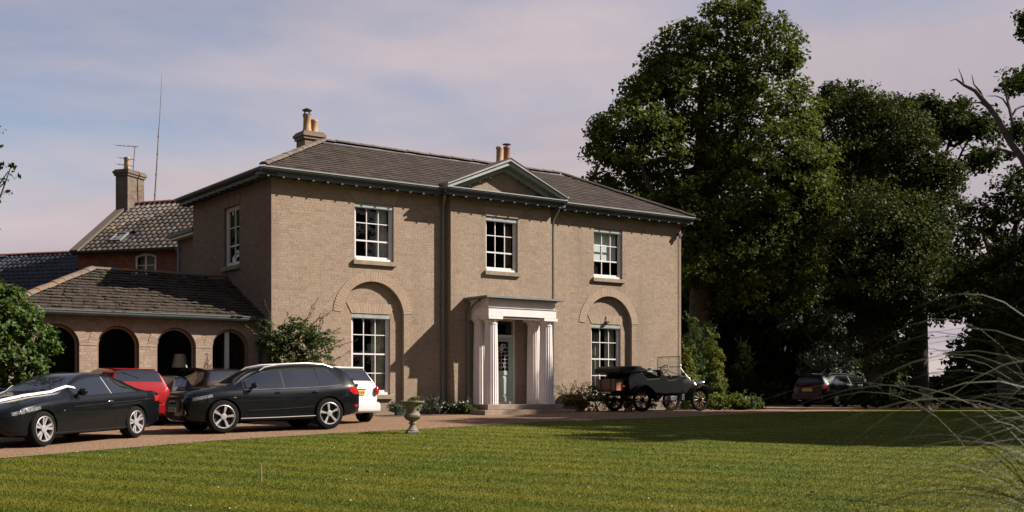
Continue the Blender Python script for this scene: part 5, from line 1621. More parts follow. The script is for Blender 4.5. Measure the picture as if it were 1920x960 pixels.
# daisies and fallen leaves scattered on the lawn
mb = MB()
for k in range(45):
    Y_ = random.uniform(9.5, 26) ; X_ = random.uniform(-.45, .45) * Y_
    if Y_ > float(edge_y(X_)) - .3: continue
    z_ = ghf(X_, Y_)
    mb.ball((X_, Y_, z_ + .03), (.009, .009, .006), 6, 4)
tag(mb.build('daisies', petal), 'tiny white daisies dotted over the lawn', 'flowers', kind='stuff')
for k, (X_, y_) in enumerate([(918, 909), (1060, 896), (1525, 930), (170, 940), (690, 890), (1210, 915)]):
    Y_ = 1.55 / ((y_ - 735) / 2174 + .0235); x_ = (X_ - 960) / 2174 * Y_
    a = random.uniform(0, 6)
    mb = MB().add([(x_ + .06 * math.cos(a + q) * s, Y_ + .06 * math.sin(a + q) * s, ghf(x_, Y_) + .045 + .02 * math.cos(q * 2)) for q, s in ((0, 1), (1.0, .6), (2.2, .55), (3.14, .9), (4.1, .55), (5.3, .6))], [(0, 1, 2, 3, 4, 5)])
    o = mb.build('fallen_leaf', lf_rust)
    md = o.modifiers.new('solid', 'SOLIDIFY'); md.thickness = .002
    tag(o, ['brown fallen leaf on the lawn below the stone urn', 'orange fallen leaf on the lawn below the porch', 'dark fallen leaf on the lawn at the lower right', 'pale fallen leaf on the lawn at the lower left', 'small brown fallen leaf on the lawn left of the middle', 'small brown fallen leaf on the lawn right of the middle'][k], 'leaf', 'fallen leaves on the lawn')
# ------------------------------------------------------------------ cars
def paint_mat(name, col, rough=0.35, coat=1.0, metal=0.0):
    m, nt, b = new_mat(name)
    f = wnoise(nt, 2.5, 5, 0.6)
    nt.links.new(ramp(nt, f, 0.3, 0.75, tuple(c * .88 for c in col), tuple(min(1, c * 1.1) for c in col)), b.inputs['Base Color'])
    b.inputs['Roughness'].default_value = rough; b.inputs['Coat Weight'].default_value = coat; b.inputs['Coat Roughness'].default_value = 0.02
    b.inputs['Specular IOR Level'].default_value = 0.1; b.inputs['Coat IOR'].default_value = 1.33
    b.inputs['Metallic'].default_value = metal
    return m
p_black = paint_mat('black_car_paint', (0.003, 0.0035, 0.0045))
p_suv = paint_mat('blue_black_car_paint', (0.003, 0.0035, 0.005))
p_red = paint_mat('red_car_paint', (0.21, 0.006, 0.008))
p_white = paint_mat('white_car_paint', (0.52, 0.48, 0.46))
p_maroon = paint_mat('maroon_car_paint', (0.018, 0.008, 0.010))
p_grey = paint_mat('grey_car_paint', (0.06, 0.06, 0.065))
p_navy = paint_mat('navy_car_paint', (0.003, 0.004, 0.008))
p_vint = paint_mat('vintage_black_paint', (0.002, 0.002, 0.002), 0.6, 0.12)
m_win, nt, b = new_mat('car_window')
nt.links.new(ramp(nt, wnoise(nt, 1.5, 3), 0.2, 0.8, (0.006, 0.007, 0.007), (0.012, 0.013, 0.013)), b.inputs['Base Color'])
b.inputs['Roughness'].default_value = 0.015; b.inputs['IOR'].default_value = 2.2
rubber = simple('tyre_rubber', (0.008, 0.0075, 0.007), 0.9, 0.25, 12, spec=0.1)
alloy = simple('alloy', (0.34, 0.325, 0.32), 0.35, 0.08, 10, metal=0.4)
chrome = simple('chrome', (0.62, 0.59, 0.58), 0.18, 0.05, 10, metal=1.0)
trim_black = simple('black_trim', (0.008, 0.008, 0.008), 0.6, 0.2, 10, spec=0.2)
lamp_red = simple('red_lens', (0.34, 0.012, 0.010), 0.12, 0.15, 20, coat=1.0)
lamp_clear = simple('clear_lens', (0.11, 0.115, 0.12), 0.08, 0.8, 30, coat=1.0)
plate_y = simple('yellow_plate', (0.50, 0.29, 0.055), 0.5, 0.06, 20)
plate_w = simple('white_plate', (0.42, 0.41, 0.40), 0.5, 0.06, 20)
satin = simple('satin_ribbon', (0.66, 0.62, 0.60), 0.4, 0.05, 10)
leather = simple('brown_leather', (0.085, 0.036, 0.02), 0.6, 0.25, 9)
wicker = simple('orange_case', (0.34, 0.13, 0.065), 0.7, 0.3, 25)
spoke_m = simple('varnished_spoke', (0.17, 0.085, 0.05), 0.45, 0.2, 12)
canvas = simple('grey_canvas', (0.13, 0.125, 0.12), 0.85, 0.35, 7, bmp=0.5)

def smooth_arr(a, k):
    n = len(a); out = a.copy()
    for _ in range(k):
        out[1:-1] = (out[:-2] + 2 * out[1:-1] + out[2:]) / 4
    return out

class Car:
    NST = 92
    def __init__(self, name, label, paint, spec, wb, of, loc, heading, cat='car', group='cars parked on the gravel', scale=1.0):
        self.spec = spec; self.wb = wb; self.of = of
        self.len = spec['zb'][-1][0]
        x = np.linspace(0, 1, self.NST); x = .5 - .5 * np.cos(np.pi * x); x = .35 * x + .65 * np.linspace(0, 1, self.NST)
        self.x = x * self.len
        g = lambda k: smooth_arr(np.interp(self.x, [p[0] for p in spec[k]], [p[1] for p in spec[k]]), 3)
        self.zb, self.zs, self.zt, self.wbd, self.wr = (g(k) for k in ('zb', 'zs', 'zt', 'w', 'wr'))
        self.root = empty(name, (loc[0], loc[1], ghf(*loc) + .006), math.atan2(heading[1], heading[0]))
        # sit the car on the sloping ground
        hx, hy = heading; hl = math.hypot(hx, hy); hx, hy = hx / hl, hy / hl
        pitch = (ghf(loc[0] + hx, loc[1] + hy) - ghf(loc[0] - hx, loc[1] - hy)) / 2
        self.root.rotation_euler = (0, -math.atan(pitch), math.atan2(hy, hx))
        self.root.scale = (scale,) * 3
        tag(self.root, label, cat, group)
        self.paint = paint
        self.sec = np.array([self.section(i) for i in range(self.NST)])
    def section(self, i):
        zb, zs, zt, w, wr = self.zb[i], self.zs[i], self.zt[i], self.wbd[i], self.wr[i]
        g = max(.012, zt - zs); w7 = w * .945
        wr = min(wr, w7 * .985)
        h = zs - zb
        pts = [(0, zb), (w * .5, zb), (w * .84, zb + .005), (w * .935, zb + .03), (w * .972, zb + h * .16), (w * .985, zb + h * .34), (w * .997, zb + h * .55), (w, zb + h * .70), (w * .995, zb + h * .82), (w * .978, zb + h * .93), (w7, zs)]
        for t in (.2, .4, .6, .78):
            pts.append((w7 + (wr - w7) * (t ** 1.12) / (.86 ** 1.12), zs + g * t))
        pts += [(wr * .985, zs + g * .87), (wr * .93, zs + g * .935), (wr * .80, zs + g * .972), (wr * .55, zs + g * .992), (wr * .28, zs + g * .998), (0, zs + g)]
        return pts
    def X(self, x): return self.of + self.wb / 2 - x
    def at(self, x):
        i = np.searchsorted(self.x, x); i = min(max(i, 1), self.NST - 1)
        t = (x - self.x[i - 1]) / max(1e-9, self.x[i] - self.x[i - 1])
        return self.sec[i - 1] * (1 - t) + self.sec[i] * t
    def side_y(self, x, z):
        s = self.at(x)
        return float(np.interp(z, s[2:, 1], s[2:, 0]))
    def top_z(self, x, y):
        s = self.at(x)[10:][::-1]
        return float(np.interp(abs(y), s[:, 0], s[:, 1]))
    def body(self, wheel_r, arch=1.12, holes=True, wy=.62):
        n, k = self.NST, self.sec.shape[1]
        V = []; F = []
        full = 2 * k - 2
        for i in range(n):
            s = self.sec[i]; X = self.X(self.x[i])
            for (y, z) in s: V.append((X, y, z))
            for (y, z) in s[1:-1][::-1]: V.append((X, -y, z))
        for i in range(n - 1):
            for j in range(full):
                F.append((i * full + j, i * full + (j + 1) % full, (i + 1) * full + (j + 1) % full, (i + 1) * full + j))
        mb = MB(); mb.v = V; mb.f = F + [tuple(range(full))[::-1], tuple((n - 1) * full + j for j in range(full))]
        o = mb.build('body', self.paint, self.root, smooth=True)
        if holes:
            cu = MB()
            for ax in (self.wb / 2, -self.wb / 2):
                for s in (1, -1):
                    a, c = sorted((s * wy, s * 1.25))
                    cu.lathe([(wheel_r * arch, a), (wheel_r * arch, c)], 40, (ax, 0, wheel_r), axis='y')
            co = cu.build('cutter', self.paint, self.root)
            bpy.context.view_layer.update()
            md = o.modifiers.new('arches', 'BOOLEAN'); md.object = co; md.operation = 'DIFFERENCE'; md.solver = 'EXACT'
            bpy.context.view_layer.update()
            dg = bpy.context.evaluated_depsgraph_get()
            me = bpy.data.meshes.new_from_object(o.evaluated_get(dg))
            o.modifiers.clear()
            old = o.data; o.data = me
            bpy.data.meshes.remove(old)
            bpy.data.objects.remove(co)
            me.polygons.foreach_set('use_smooth', np.ones(len(me.polygons), dtype=bool))
            try: me.set_sharp_from_angle(angle=R(35))
            except Exception: pass
        self.b = o
        return o
    def side_patch(self, name, mat, x0, x1, zlo, zhi, parent=None, off=.004, sides=(1, -1), nx=16, nz=6, thick=0.0, label=None):
        out = []
        for s in sides:
            V = []; F = []
            for i in range(nx + 1):
                x = x0 + (x1 - x0) * i / nx
                a, c = zlo(x), zhi(x)
                for j in range(nz + 1):
                    z = a + (c - a) * j / nz
                    V.append((self.X(x), s * (self.side_y(x, z) + off), z))
            for i in range(nx):
                for j in range(nz):
                    q = (i * (nz + 1) + j, (i + 1) * (nz + 1) + j, (i + 1) * (nz + 1) + j + 1, i * (nz + 1) + j + 1)
                    F.append(q if s < 0 else q[::-1])
            o = link(name, np_mesh(name, V, np.array(F), True), mat, parent or self.root)
            out.append(o)
        return out
    def top_patch(self, name, mat, x0, x1, yf, off=.005, nx=12, ny=16, parent=None):
        V = []; F = []
        for i in range(nx + 1):
            x = x0 + (x1 - x0) * i / nx
            ym = yf(x)
            for j in range(ny + 1):
                y = -ym + 2 * ym * j / ny
                V.append((self.X(x), y, self.top_z(x, y) + off))
        for i in range(nx):
            for j in range(ny):
                F.append((i * (ny + 1) + j, i * (ny + 1) + j + 1, (i + 1) * (ny + 1) + j + 1, (i + 1) * (ny + 1) + j))
        return link(name, np_mesh(name, V, np.array(F), True), mat, parent or self.root)
    def side_line(self, name, mat, pts, r=.008, sides=(1, -1), off=.006, parent=None):
        for s in sides:
            mb = MB().tube([(self.X(x), s * (self.side_y(x, z) + off), z) for x, z in pts], r, 5)
            mb.build(name, mat, parent or self.root, smooth=True)
    def wheels(self, r, w, style, y_out, rim_mat=None, spin=0.2):
        for ax in (self.wb / 2, -self.wb / 2):
            for s in (1, -1):
                add_wheel(self.root, ax, s * y_out, r, w, s, style, rim_mat or alloy, spin + (.35 if ax > 0 else 0))

def add_wheel(parent, x, y, r, w, s, style, rim_mat, spin):
    """y = outer face of the tyre, s = side; tyre is the wheel, rim and brake its parts"""
    mb = MB()
    ri = r * (.70 if style != 'small' else .62)
    prof = [(ri, 0.012), (ri + .012, 0.0), (r * .90, 0.0), (r * .965, .012), (r, .04), (r, w - .04), (r * .965, w - .012), (r * .90, w), (ri, w)]
    mb.lathe([(a, y - s * b) for a, b in prof], 40, (x, 0, r), axis='y', caps=False)
    wh = mb.build('wheel', rubber, parent, smooth=True)
    rm = MB()
    rm.lathe([(ri + .006, y + s * .002), (ri - .004, y + s * .006), (ri * .94, y - s * .006), (ri * .92, y - s * .03), (ri * .90, y - s * w * .7)], 40, (x, 0, r), axis='y', caps=False)
    def sp(a0, r0, r1, w0, w1, y0, y1, th=.022):
        ca, sa = math.cos(a0), math.sin(a0)
        P_ = lambda rr, ww, yy: (x + rr * ca - ww * sa, yy, r + rr * sa + ww * ca)
        rm.add([P_(r0, -w0, y0), P_(r0, w0, y0), P_(r1, w1, y1), P_(r1, -w1, y1), P_(r0, -w0, y0 - s * th), P_(r0, w0, y0 - s * th), P_(r1, w1, y1 - s * th), P_(r1, -w1, y1 - s * th)],
               [(0, 1, 2, 3), (7, 6, 5, 4), (0, 4, 5, 1), (1, 5, 6, 2), (2, 6, 7, 3), (3, 7, 4, 0)])
    if style in ('five', 'double'):
        for k in range(5):
            a = spin + k * 2 * math.pi / 5
            if style == 'five':
                for d in (-.10, .10): sp(a + d * .55, .05, ri * .95, .013, .019, y - s * .022, y - s * .006)
                sp(a, .05, ri * .93, .016, .026, y - s * .036, y - s * .022)
            else:
                for d in (-.19, .19): sp(a + d, .055, ri * .95, .016, .024, y - s * .026, y - s * .006)
        rm.lathe([(.075, y - s * .012), (.06, y - s * .008), (.03, y - s * .006)], 20, (x, 0, r), axis='y')
    else:
        for k in range(7):
            sp(spin + k * 2 * math.pi / 7, .04, ri * .94, .028, .034, y - s * .022, y - s * .012)
        rm.lathe([(.07, y - s * .014), (.04, y - s * .01)], 16, (x, 0, r), axis='y')
    rm.build('rim', rim_mat, wh)
    MB().lathe([(ri * .90, y - s * .075), (ri * .9, y - s * .085)], 28, (x, 0, r), axis='y').build('brake_disc', trim_black, wh)
    return wh

def plate(car, x, z, w, h, mat, ny=0, tilt=0.0):
    """number plate standing off the end of the car, with dark illegible strokes"""
    s = 1 if x < car.len / 2 else -1
    X = car.X(x)
    p = MB().box(X, X + s * .012, -w / 2, w / 2, z - h / 2, z + h / 2).build('number_plate', mat, car.root)
    mb = MB(); rnd = random.Random(int(w * 1e4))
    for k in range(7):
        y0 = -w * .42 + w * .84 * k / 7 + (.01 if k > 3 else 0)
        for q in range(3):
            zz = z - h * .3 + h * .6 * rnd.random()
            mb.box(X + s * .0125, X + s * .0135, y0 + rnd.uniform(0, .012), y0 + w * .07, zz - .008, zz + .008)
        mb.box(X + s * .0125, X + s * .0135, y0, y0 + .010, z - h * .32, z + h * .32)
    tag(mb.build('plate_characters', trim_black, p), kind='stuff')
    return p

def mirror(car, x, z, mat):
    for s in (1, -1):
        y = s * (car.side_y(x, z) + .0)
        m_ = MB().ball((car.X(x) - .02, y + s * .13, z + .06), (.075, .115, .075), 14, 9).tube([(car.X(x), y - s * .03, z - .02), (car.X(x) - .01, y + s * .07, z + .03)], .025, 8)
        m_.build('mirror', mat, car.root, smooth=True)

def handles(car, xs_, z, mat):
    for x in xs_:
        for s in (1, -1):
            y = s * (car.side_y(x, z) + .018)
            MB().ball((car.X(x), y, z), (.10, .016, .016), 12, 6).build('door_handle', mat, car.root, smooth=True)

def gap_line(car, pts, sides=(1, -1)):
    car.side_line('panel_gap', trim_black, pts, .004, sides, .001, car.b)

# ---- black four-by-four
S_SUV = dict(
 zb=[(0, .40), (.12, .29), (.5, .25), (1, .25), (3.9, .25), (4.35, .33), (4.63, .42)],
 zs=[(0, .72), (.06, .87), (.25, .965), (.8, 1.015), (1.3, 1.02), (2.0, 1.02), (3.4, 1.055), (4.2, 1.11), (4.52, 1.11), (4.63, .95)],
 zt=[(0, .76), (.06, .92), (.25, 1.03), (.8, 1.10), (1.25, 1.15), (1.6, 1.35), (1.95, 1.53), (2.3, 1.605), (2.9, 1.65), (3.5, 1.645), (3.95, 1.615), (4.18, 1.57), (4.34, 1.44), (4.52, 1.18), (4.63, .99)],
 w=[(0, .60), (.06, .73), (.2, .84), (.5, .915), (1, .935), (3.8, .94), (4.2, .925), (4.48, .88), (4.63, .76)],
 wr=[(0, .48), (.25, .68), (.8, .75), (1.25, .76), (1.6, .67), (1.95, .61), (2.3, .59), (3.5, .585), (4.1, .56), (4.48, .72), (4.63, .66)])
def wheel_pose(fx, fy, rx, ry, near_half, side):
    """near-side wheel contact points -> midpoint on the car's centre line and heading"""
    h = Vector((fx - rx, fy - ry)); h.normalize()
    left = Vector((-h.y, h.x))
    m_ = Vector(((fx + rx) / 2, (fy + ry) / 2)) - left * near_half * side
    return (m_.x, m_.y), (h.x, h.y)
loc, hd_ = wheel_pose(-6.45, 25.9, -4.36, 27.45, .78, 1)
suv = Car('four_by_four', 'black four by four with roof rails and silver alloy wheels parked in front', p_suv, S_SUV, 2.81, .88, loc, hd_, scale=.935)
suv.body(.392)
beltf = lambda c, d=.018: (lambda x: float(np.interp(x, c.x, c.zs)) + d)
roofe = lambda c, f=.80: (lambda x: float(np.interp(x, c.x, c.zs)) + f * float(np.interp(x, c.x, c.zt - c.zs)))
bz_, tz_ = beltf(suv), roofe(suv)
suv.side_patch('side_window', m_win, 1.50, 2.44, bz_, lambda x: max(bz_(x) + .004, tz_(x)))
suv.side_patch('side_window', m_win, 2.52, 3.40, bz_, tz_)
suv.side_patch('side_window', m_win, 3.45, 4.02, bz_, lambda x: max(bz_(x) + .004, min(tz_(x), 1.53 - (x - 3.76) * 1.15)))
suv.side_patch('pillar_trim', trim_black, 2.445, 2.515, bz_, tz_, nx=2)
top_l = [(x, tz_(x) + .012) for x in np.linspace(1.45, 3.76, 22)] + [(3.87, 1.40), (4.02, 1.22), (4.06, bz_(4.06))]
suv.side_line('window_trim', chrome, [(1.42, bz_(1.42))] + top_l, .008)
suv.side_line('window_trim', chrome, [(x, bz_(x) - .012) for x in np.linspace(1.42, 4.06, 16)], .011)
suv.top_patch('windscreen', m_win, 1.33, 2.02, lambda x: float(np.interp(x, suv.x, suv.wr)) * .90)
suv.top_patch('rear_window', m_win, 4.22, 4.45, lambda x: float(np.interp(x, suv.x, suv.wr)) * .88)
for s in (1, -1):
    pts = [(suv.X(x), s * (float(np.interp(x, suv.x, suv.wr)) * .95), suv.top_z(x, .5) + d) for x, d in ((1.95, -.02), (2.1, .03), (2.5, .045), (3.2, .045), (3.7, .03), (4.0, -.03))]
    MB().tube(pts, [.014, .022, .024, .024, .022, .012], 8).build('roof_rail', alloy, suv.root, smooth=True)
suv.wheels(.392, .25, 'five', .935)
mirror(suv, 1.62, 1.07, p_suv)
handles(suv, (2.30, 3.30), .945, p_suv)
gap_line(suv, [(1.36, z) for z in (.42, .6, .8, 1.0)]); gap_line(suv, [(2.48, z) for z in (.36, .6, .8, 1.03)]); gap_line(suv, [(3.52, .75), (3.50, .9), (3.5, 1.06)])
suv.side_line('sill_trim', alloy, [(1.32, .335), (2.3, .335), (3.32, .345)], .010)
suv.side_line('door_crease', p_suv, [(1.5, .515), (2.4, .535), (3.25, .57)], .016)
suv.side_line('side_marker', lamp_clear, [(1.12, .84), (1.2, .84)], .014)
suv.side_patch('head_lamp', lamp_clear, .16, .62, lambda x: .775 + (x - .16) * .19, lambda x: .855 + (x - .16) * .17, off=.006)
suv.side_patch('tail_lamp', lamp_red, 4.28, 4.56, lambda x: .86 + max(0, 4.42 - x) * .6, lambda x: 1.045 + (4.42 - x) * .06, off=.006)
suv.side_patch('reflector', lamp_red, 4.44, 4.56, lambda x: .545, lambda x: .60, off=.006, nx=4, nz=2)
X0 = suv.X(0)
gr = MB().prism([(-.40, .52), (.40, .52), (.50, .70), (.42, .80), (-.42, .80), (-.50, .70)], X0 - .02, X0 + .02, 'x').build('grille', trim_black, suv.root)
mb = MB()
for k in range(9):
    mb.box(X0 + .021, X0 + .028, -.40 + .095 * k, -.385 + .095 * k, .53, .79)
mb.build('grille_bars', alloy, gr)
for k in range(4):
    MB().tube([(X0 + .035, -.135 + .09 * k + .058 * math.cos(a * math.pi / 10), .725 + .058 * math.sin(a * math.pi / 10)) for a in range(21)], .008, 6, False).build('badge_ring', chrome, gr, smooth=True)
plate(suv, -.03, .575, .50, .11, plate_w)
for s in (1, -1):
    y0 = s * .62
    xx = .10
    MB().tube([(suv.X(.055) + .03, y0 + .075 * math.cos(a * math.pi / 10), .50 + .055 * math.sin(a * math.pi / 10)) for a in range(21)], .010, 6, False).build('fog_lamp', chrome, suv.root, smooth=True)
MB().box(suv.X(.03), suv.X(-.02), -.5, .5, .36, .42).build('lower_grille', trim_black, suv.root)
MB().box(suv.X(4.60), suv.X(4.63), -.7, .7, .40, .52).build('bumper_insert', trim_black, suv.root)

# ---- black convertible with the wedding ribbon
S_CON = dict(
 zb=[(0, .34), (.12, .22), (.5, .18), (1, .18), (3.9, .18), (4.4, .26), (4.64, .36)],
 zs=[(0, .54), (.08, .66), (.35, .77), (.9, .86), (1.45, .905), (2.2, .92), (3.3, .945), (3.9, .965), (4.4, .95), (4.58, .90), (4.64, .78)],
 zt=[(0, .58), (.08, .70), (.35, .82), (.9, .93), (1.45, .995), (1.8, 1.17), (2.15, 1.325), (2.45, 1.385), (2.8, 1.39), (3.15, 1.35), (3.5, 1.24), (3.85, 1.08), (4.05, 1.00), (4.4, .98), (4.58, .93), (4.64, .80)],
 w=[(0, .58), (.08, .70), (.25, .81), (.55, .885), (1, .91), (3.9, .915), (4.3, .885), (4.55, .81), (4.64, .70)],
 wr=[(0, .48), (.35, .66), (.9, .73), (1.45, .74), (1.8, .64), (2.15, .57), (2.5, .55), (3.0, .55), (3.4, .57), (3.85, .66), (4.05, .74), (4.4, .70), (4.64, .6)])
loc, hd_ = wheel_pose(-8.86, 21.80, -8.00, 24.46, .80, 1)
con = Car('convertible_car', 'black convertible with white wedding ribbon on its bonnet at the left edge', p_black, S_CON, 2.81, .78, loc, hd_)
con.body(.335, arch=1.10)
bz_, tz_ = beltf(con), roofe(con, .78)
con.side_patch('side_window', m_win, 1.72, 2.80, bz_, lambda x: max(bz_(x) + .004, tz_(x)))
con.side_patch('side_window', m_win, 2.83, 3.58, bz_, lambda x: max(bz_(x) + .004, min(tz_(x), 1.27 - max(0, x - 3.1) * .62)))
con.side_line('window_divider', alloy, [(2.815, bz_(2.8)), (2.815, tz_(2.8))], .010)
con.side_line('window_trim', trim_black, [(1.62, bz_(1.62))] + [(x, tz_(x) + .014) for x in np.linspace(1.70, 3.1, 16)] + [(3.35, 1.13), (3.62, bz_(3.62))], .012)
con.top_patch('windscreen', m_win, 1.50, 2.22, lambda x: float(np.interp(x, con.x, con.wr)) * .92)
con.top_patch('rear_window', m_win, 3.42, 3.80, lambda x: float(np.interp(x, con.x, con.wr)) * .72)
con.wheels(.335, .24, 'double', .905, spin=.1)
mirror(con, 1.78, .95, p_black)
handles(con, (2.72,), .80, chrome)
gap_line(con, [(1.52, z) for z in (.36, .55, .75, .89)]); gap_line(con, [(2.95, z) for z in (.36, .55, .75, .93)])
con.side_line('side_badge', chrome, [(1.30, .66), (1.34, .662)], .010)
con.side_line('sill_trim', p_black, [(1.1, .24), (2.2, .235), (3.3, .25)], .02)
con.side_line('shoulder_crease', p_black, [(1.6, .72), (2.6, .755), (3.6, .79), (4.2, .80)], .013)
hl_ = con.side_patch('head_lamp', lamp_clear, .13, .70, lambda x: .60 + (x - .13) * .19, lambda x: .665 + (x - .13) * .175, off=.007)
con.side_patch('tail_lamp', lamp_red, 4.25, 4.56, lambda x: .76, lambda x: .87, off=.006)
for s in (1, -1):
    for (xx, zz) in ((.27, .665), (.40, .69)):
        y = s * (con.side_y(xx, zz) + .010)
        MB().tube([(con.X(xx) + .042 * math.cos(a * math.pi / 8), y + s * .012 * math.cos(a * math.pi / 8), zz + .036 * math.sin(a * math.pi / 8)) for a in range(17)], .006, 5, False).build('lamp_ring', chrome, hl_[0] if s > 0 else hl_[1], smooth=True)
    MB().lathe([(.05, 0), (.05, .02)], 16, (con.X(.10), s * .60, .38), axis='x').build('fog_lamp', lamp_clear, con.root)
X0 = con.X(0)
for s in (1, -1):
    MB().prism([(s * .04, .44), (s * .30, .45), (s * .28, .57), (s * .06, .575)], X0 - .02, X0 + .02, 'x').build('kidney_grille', trim_black, con.root)
# ribbon: one V of satin from the nose to both windscreen pillars
mb = MB()
nose = Vector((con.X(.10), 0, .725))
for s in (1, -1):
    e = Vector((con.X(1.86), s * (con.side_y(1.86, 1.07) + .01), 1.075))
    n = 12; prevs = None
    for i in range(n + 1):
        t = i / n
        p = nose.lerp(e, t)
        zt_ = con.top_z(con.of + con.wb / 2 - p.x, p.y) if abs(p.y) < .74 else 0
        p.z = max(p.z, zt_ + .03)
        wv_ = Vector((0, s * .024, -.020))
        a, c = p - wv_, p + wv_
        if prevs: mb.add([prevs[0], prevs[1], c, a], [(0, 1, 2, 3)])
        prevs = (a, c)
rm_ = con.root.matrix_basis if False else (Matrix.Translation(con.root.location) @ con.root.rotation_euler.to_matrix().to_4x4())
mb.v = [tuple(rm_ @ Vector(p)) for p in mb.v]
rb = mb.build('wedding_ribbon', satin)
md = rb.modifiers.new('solid', 'SOLIDIFY'); md.thickness = .004
tag(rb, 'white satin ribbon stretched over the bonnet of the black convertible', 'ribbon')

# ---- hatchbacks
def S_HATCH(L_, W, H, rear_lean=.22, tail=1.0):
    k = L_ / 3.9; q = H / 1.45; w = W / 1.66
    sc = lambda lst, f: [(x * k, v * f) for x, v in lst]
    rl = 3.62 - rear_lean + .2
    return dict(
     zb=sc([(0, .36), (.12, .26), (.5, .22), (3.4, .22), (3.75, .30), (3.9, .36)], q),
     zs=sc([(0, .58), (.08, .70), (.35, .83), (.9, .93), (1.3, .97), (3.0, 1.0), (3.6, 1.0), (3.82, .97), (3.9, .86)], q),
     zt=sc([(0, .62), (.08, .75), (.35, .89), (.8, .98), (1.0, 1.03), (1.4, 1.25), (1.75, 1.39), (2.2, 1.45), (2.9, 1.45), (rl - .15, 1.41), (rl, 1.37), (3.80, 1.03), (3.9, .90)], q),
     w=sc([(0, .58), (.08, .67), (.25, .76), (.6, .82), (3.3, .83), (3.65, .81), (3.82, .775), (3.9, .70)], w),
     wr=sc([(0, .46), (.35, .62), (1, .68), (1.4, .62), (1.75, .57), (2.2, .56), (rl - .1, .56), (rl, .57), (3.80, .70), (3.9, .64)], w))
def hatch(name, label, paint, spec, wb, of, rear, heading, wheel_r, win, rim=None, H=1.45, scale=1.0):
    """rear = world point under the rear bumper's middle"""
    hx, hy = heading; hl = math.hypot(hx, hy); hx, hy = hx / hl, hy / hl
    L_ = spec['zb'][-1][0]
    back = L_ - of - wb / 2
    c = Car(name, label, paint, spec, wb, of, (rear[0] + hx * back, rear[1] + hy * back), (hx, hy), scale=scale)
    c.body(wheel_r, arch=1.1, wy=.5)
    k = L_ / 3.9
    bz_, tz_ = beltf(c), roofe(c, .80)
    c.side_patch('side_window', m_win, 1.30 * k, 2.22 * k, bz_, lambda x: max(bz_(x) + .004, tz_(x)))
    c.side_patch('side_window', m_win, 2.28 * k, 3.25 * k, bz_, lambda x: max(bz_(x) + .004, tz_(x) - max(0, x - 2.95 * k) * .5))
    c.top_patch('windscreen', m_win, 1.06 * k, 1.80 * k, lambda x: float(np.interp(x, c.x, c.wr)) * .92)
    c.top_patch('rear_window', m_win, win[0], win[1], lambda x: float(np.interp(x, c.x, c.wr)) * .90, off=.008)
    c.wheels(wheel_r, .19, 'small', float(c.wbd.max()) - .02, rim)
    mirror(c, 1.35 * k, bz_(1.35 * k) + .02, paint)
    handles(c, (2.1 * k,), bz_(2.0 * k) - .13, paint)
    gap_line(c, [(1.2 * k, z) for z in (.35, .6, .9)]); gap_line(c, [(2.25 * k, z) for z in (.35, .6, .95)])
    return c
# red one, nose to the wing
red = hatch('hatchback_car', 'bright red hatchback parked nose towards the arches of the wing', p_red, S_HATCH(3.8, 1.66, 1.44, .12), 2.40, .70, (-9.05, 28.2), (-.60, .80), .29, (3.44, 3.68))
Xr = red.X(3.8)
for s in (1, -1):
    red.side_patch('tail_lamp', lamp_red, 3.50, 3.76, lambda x: .74, lambda x: .96, off=.007, sides=(s,))
    MB().ball((Xr + .03, s * .60, .80), (.03, .06, .07), 10, 6).build('reversing_lamp', lamp_clear, red.root, smooth=True)
MB().box(Xr - .10, Xr + .05, -.72, .72, .34, .58).build('bumper', p_red, red.root, bevel=.035, seg=3)
MB().box(Xr - .045, Xr + .03, -.55, .55, .60, .612).build('tailgate_gap', trim_black, red.root)
MB().tube([(red.X(3.66), -.02, red.top_z(3.66, 0) + .03), (red.X(3.60), .36, red.top_z(3.60, .3) + .035)], .012, 6).build('rear_wiper', trim_black, red.root)
plate(red, 3.815, .72, .50, .11, plate_y)
MB().box(red.X(3.46), red.X(3.28), -.50, .50, red.top_z(3.35, 0) - .005, red.top_z(3.35, 0) + .022).build('roof_spoiler', p_red, red.root, bevel=.01)
# white one, half hidden by the four-by-four
wh_ = hatch('hatchback_car', 'small white rounded hatchback behind the rear of the black four by four', p_white, S_HATCH(3.42, 1.62, 1.47, .28), 2.25, .66, (-3.98, 29.65), (-.74, .67), .285, (3.03, 3.30), trim_black)
Xr = wh_.X(3.42)
for s in (1, -1):
    t_ = wh_.side_patch('tail_lamp', lamp_red, 3.17, 3.36, lambda x: .74, lambda x: .96, off=.009, sides=(s,))[0]
    wh_.side_patch('lamp_centre', lamp_clear, 3.22, 3.31, lambda x: .84, lambda x: .92, off=.014, sides=(s,), parent=t_)
    MB().ball((Xr - .035, s * .64, .85), (.05, .075, .115), 14, 9).build('rear_lamp', lamp_red, wh_.root, smooth=True)
    MB().box(Xr - .02, Xr + .062, s * .60 - .10, s * .60 + .10, .42, .50).build('fog_lamp', lamp_red, wh_.root, bevel=.012)
MB().box(Xr - .14, Xr + .06, -.735, .735, .28, .56).build('bumper', p_white, wh_.root, bevel=.09, seg=4)
MB().box(Xr + .0, Xr + .066, -.46, .46, .37, .395).build('bumper_slot', trim_black, wh_.root)
plate(wh_, 3.435, .80, .50, .11, plate_y)
MB().box(Xr - .02, Xr + .03, -.30, .30, .875, .90).build('plate_trim', chrome, wh_.root, bevel=.006)
MB().lathe([(.045, 0), (.05, .012), (.03, .02)], 18, (Xr + .006, 0, .985), axis='x').build('badge', chrome, wh_.root, smooth=True)
MB().box(wh_.X(3.08), wh_.X(2.82), -.52, .52, wh_.top_z(2.95, 0) - .02, wh_.top_z(2.95, 0) + .025).build('roof_spoiler', p_white, wh_.root, bevel=.012, seg=2)
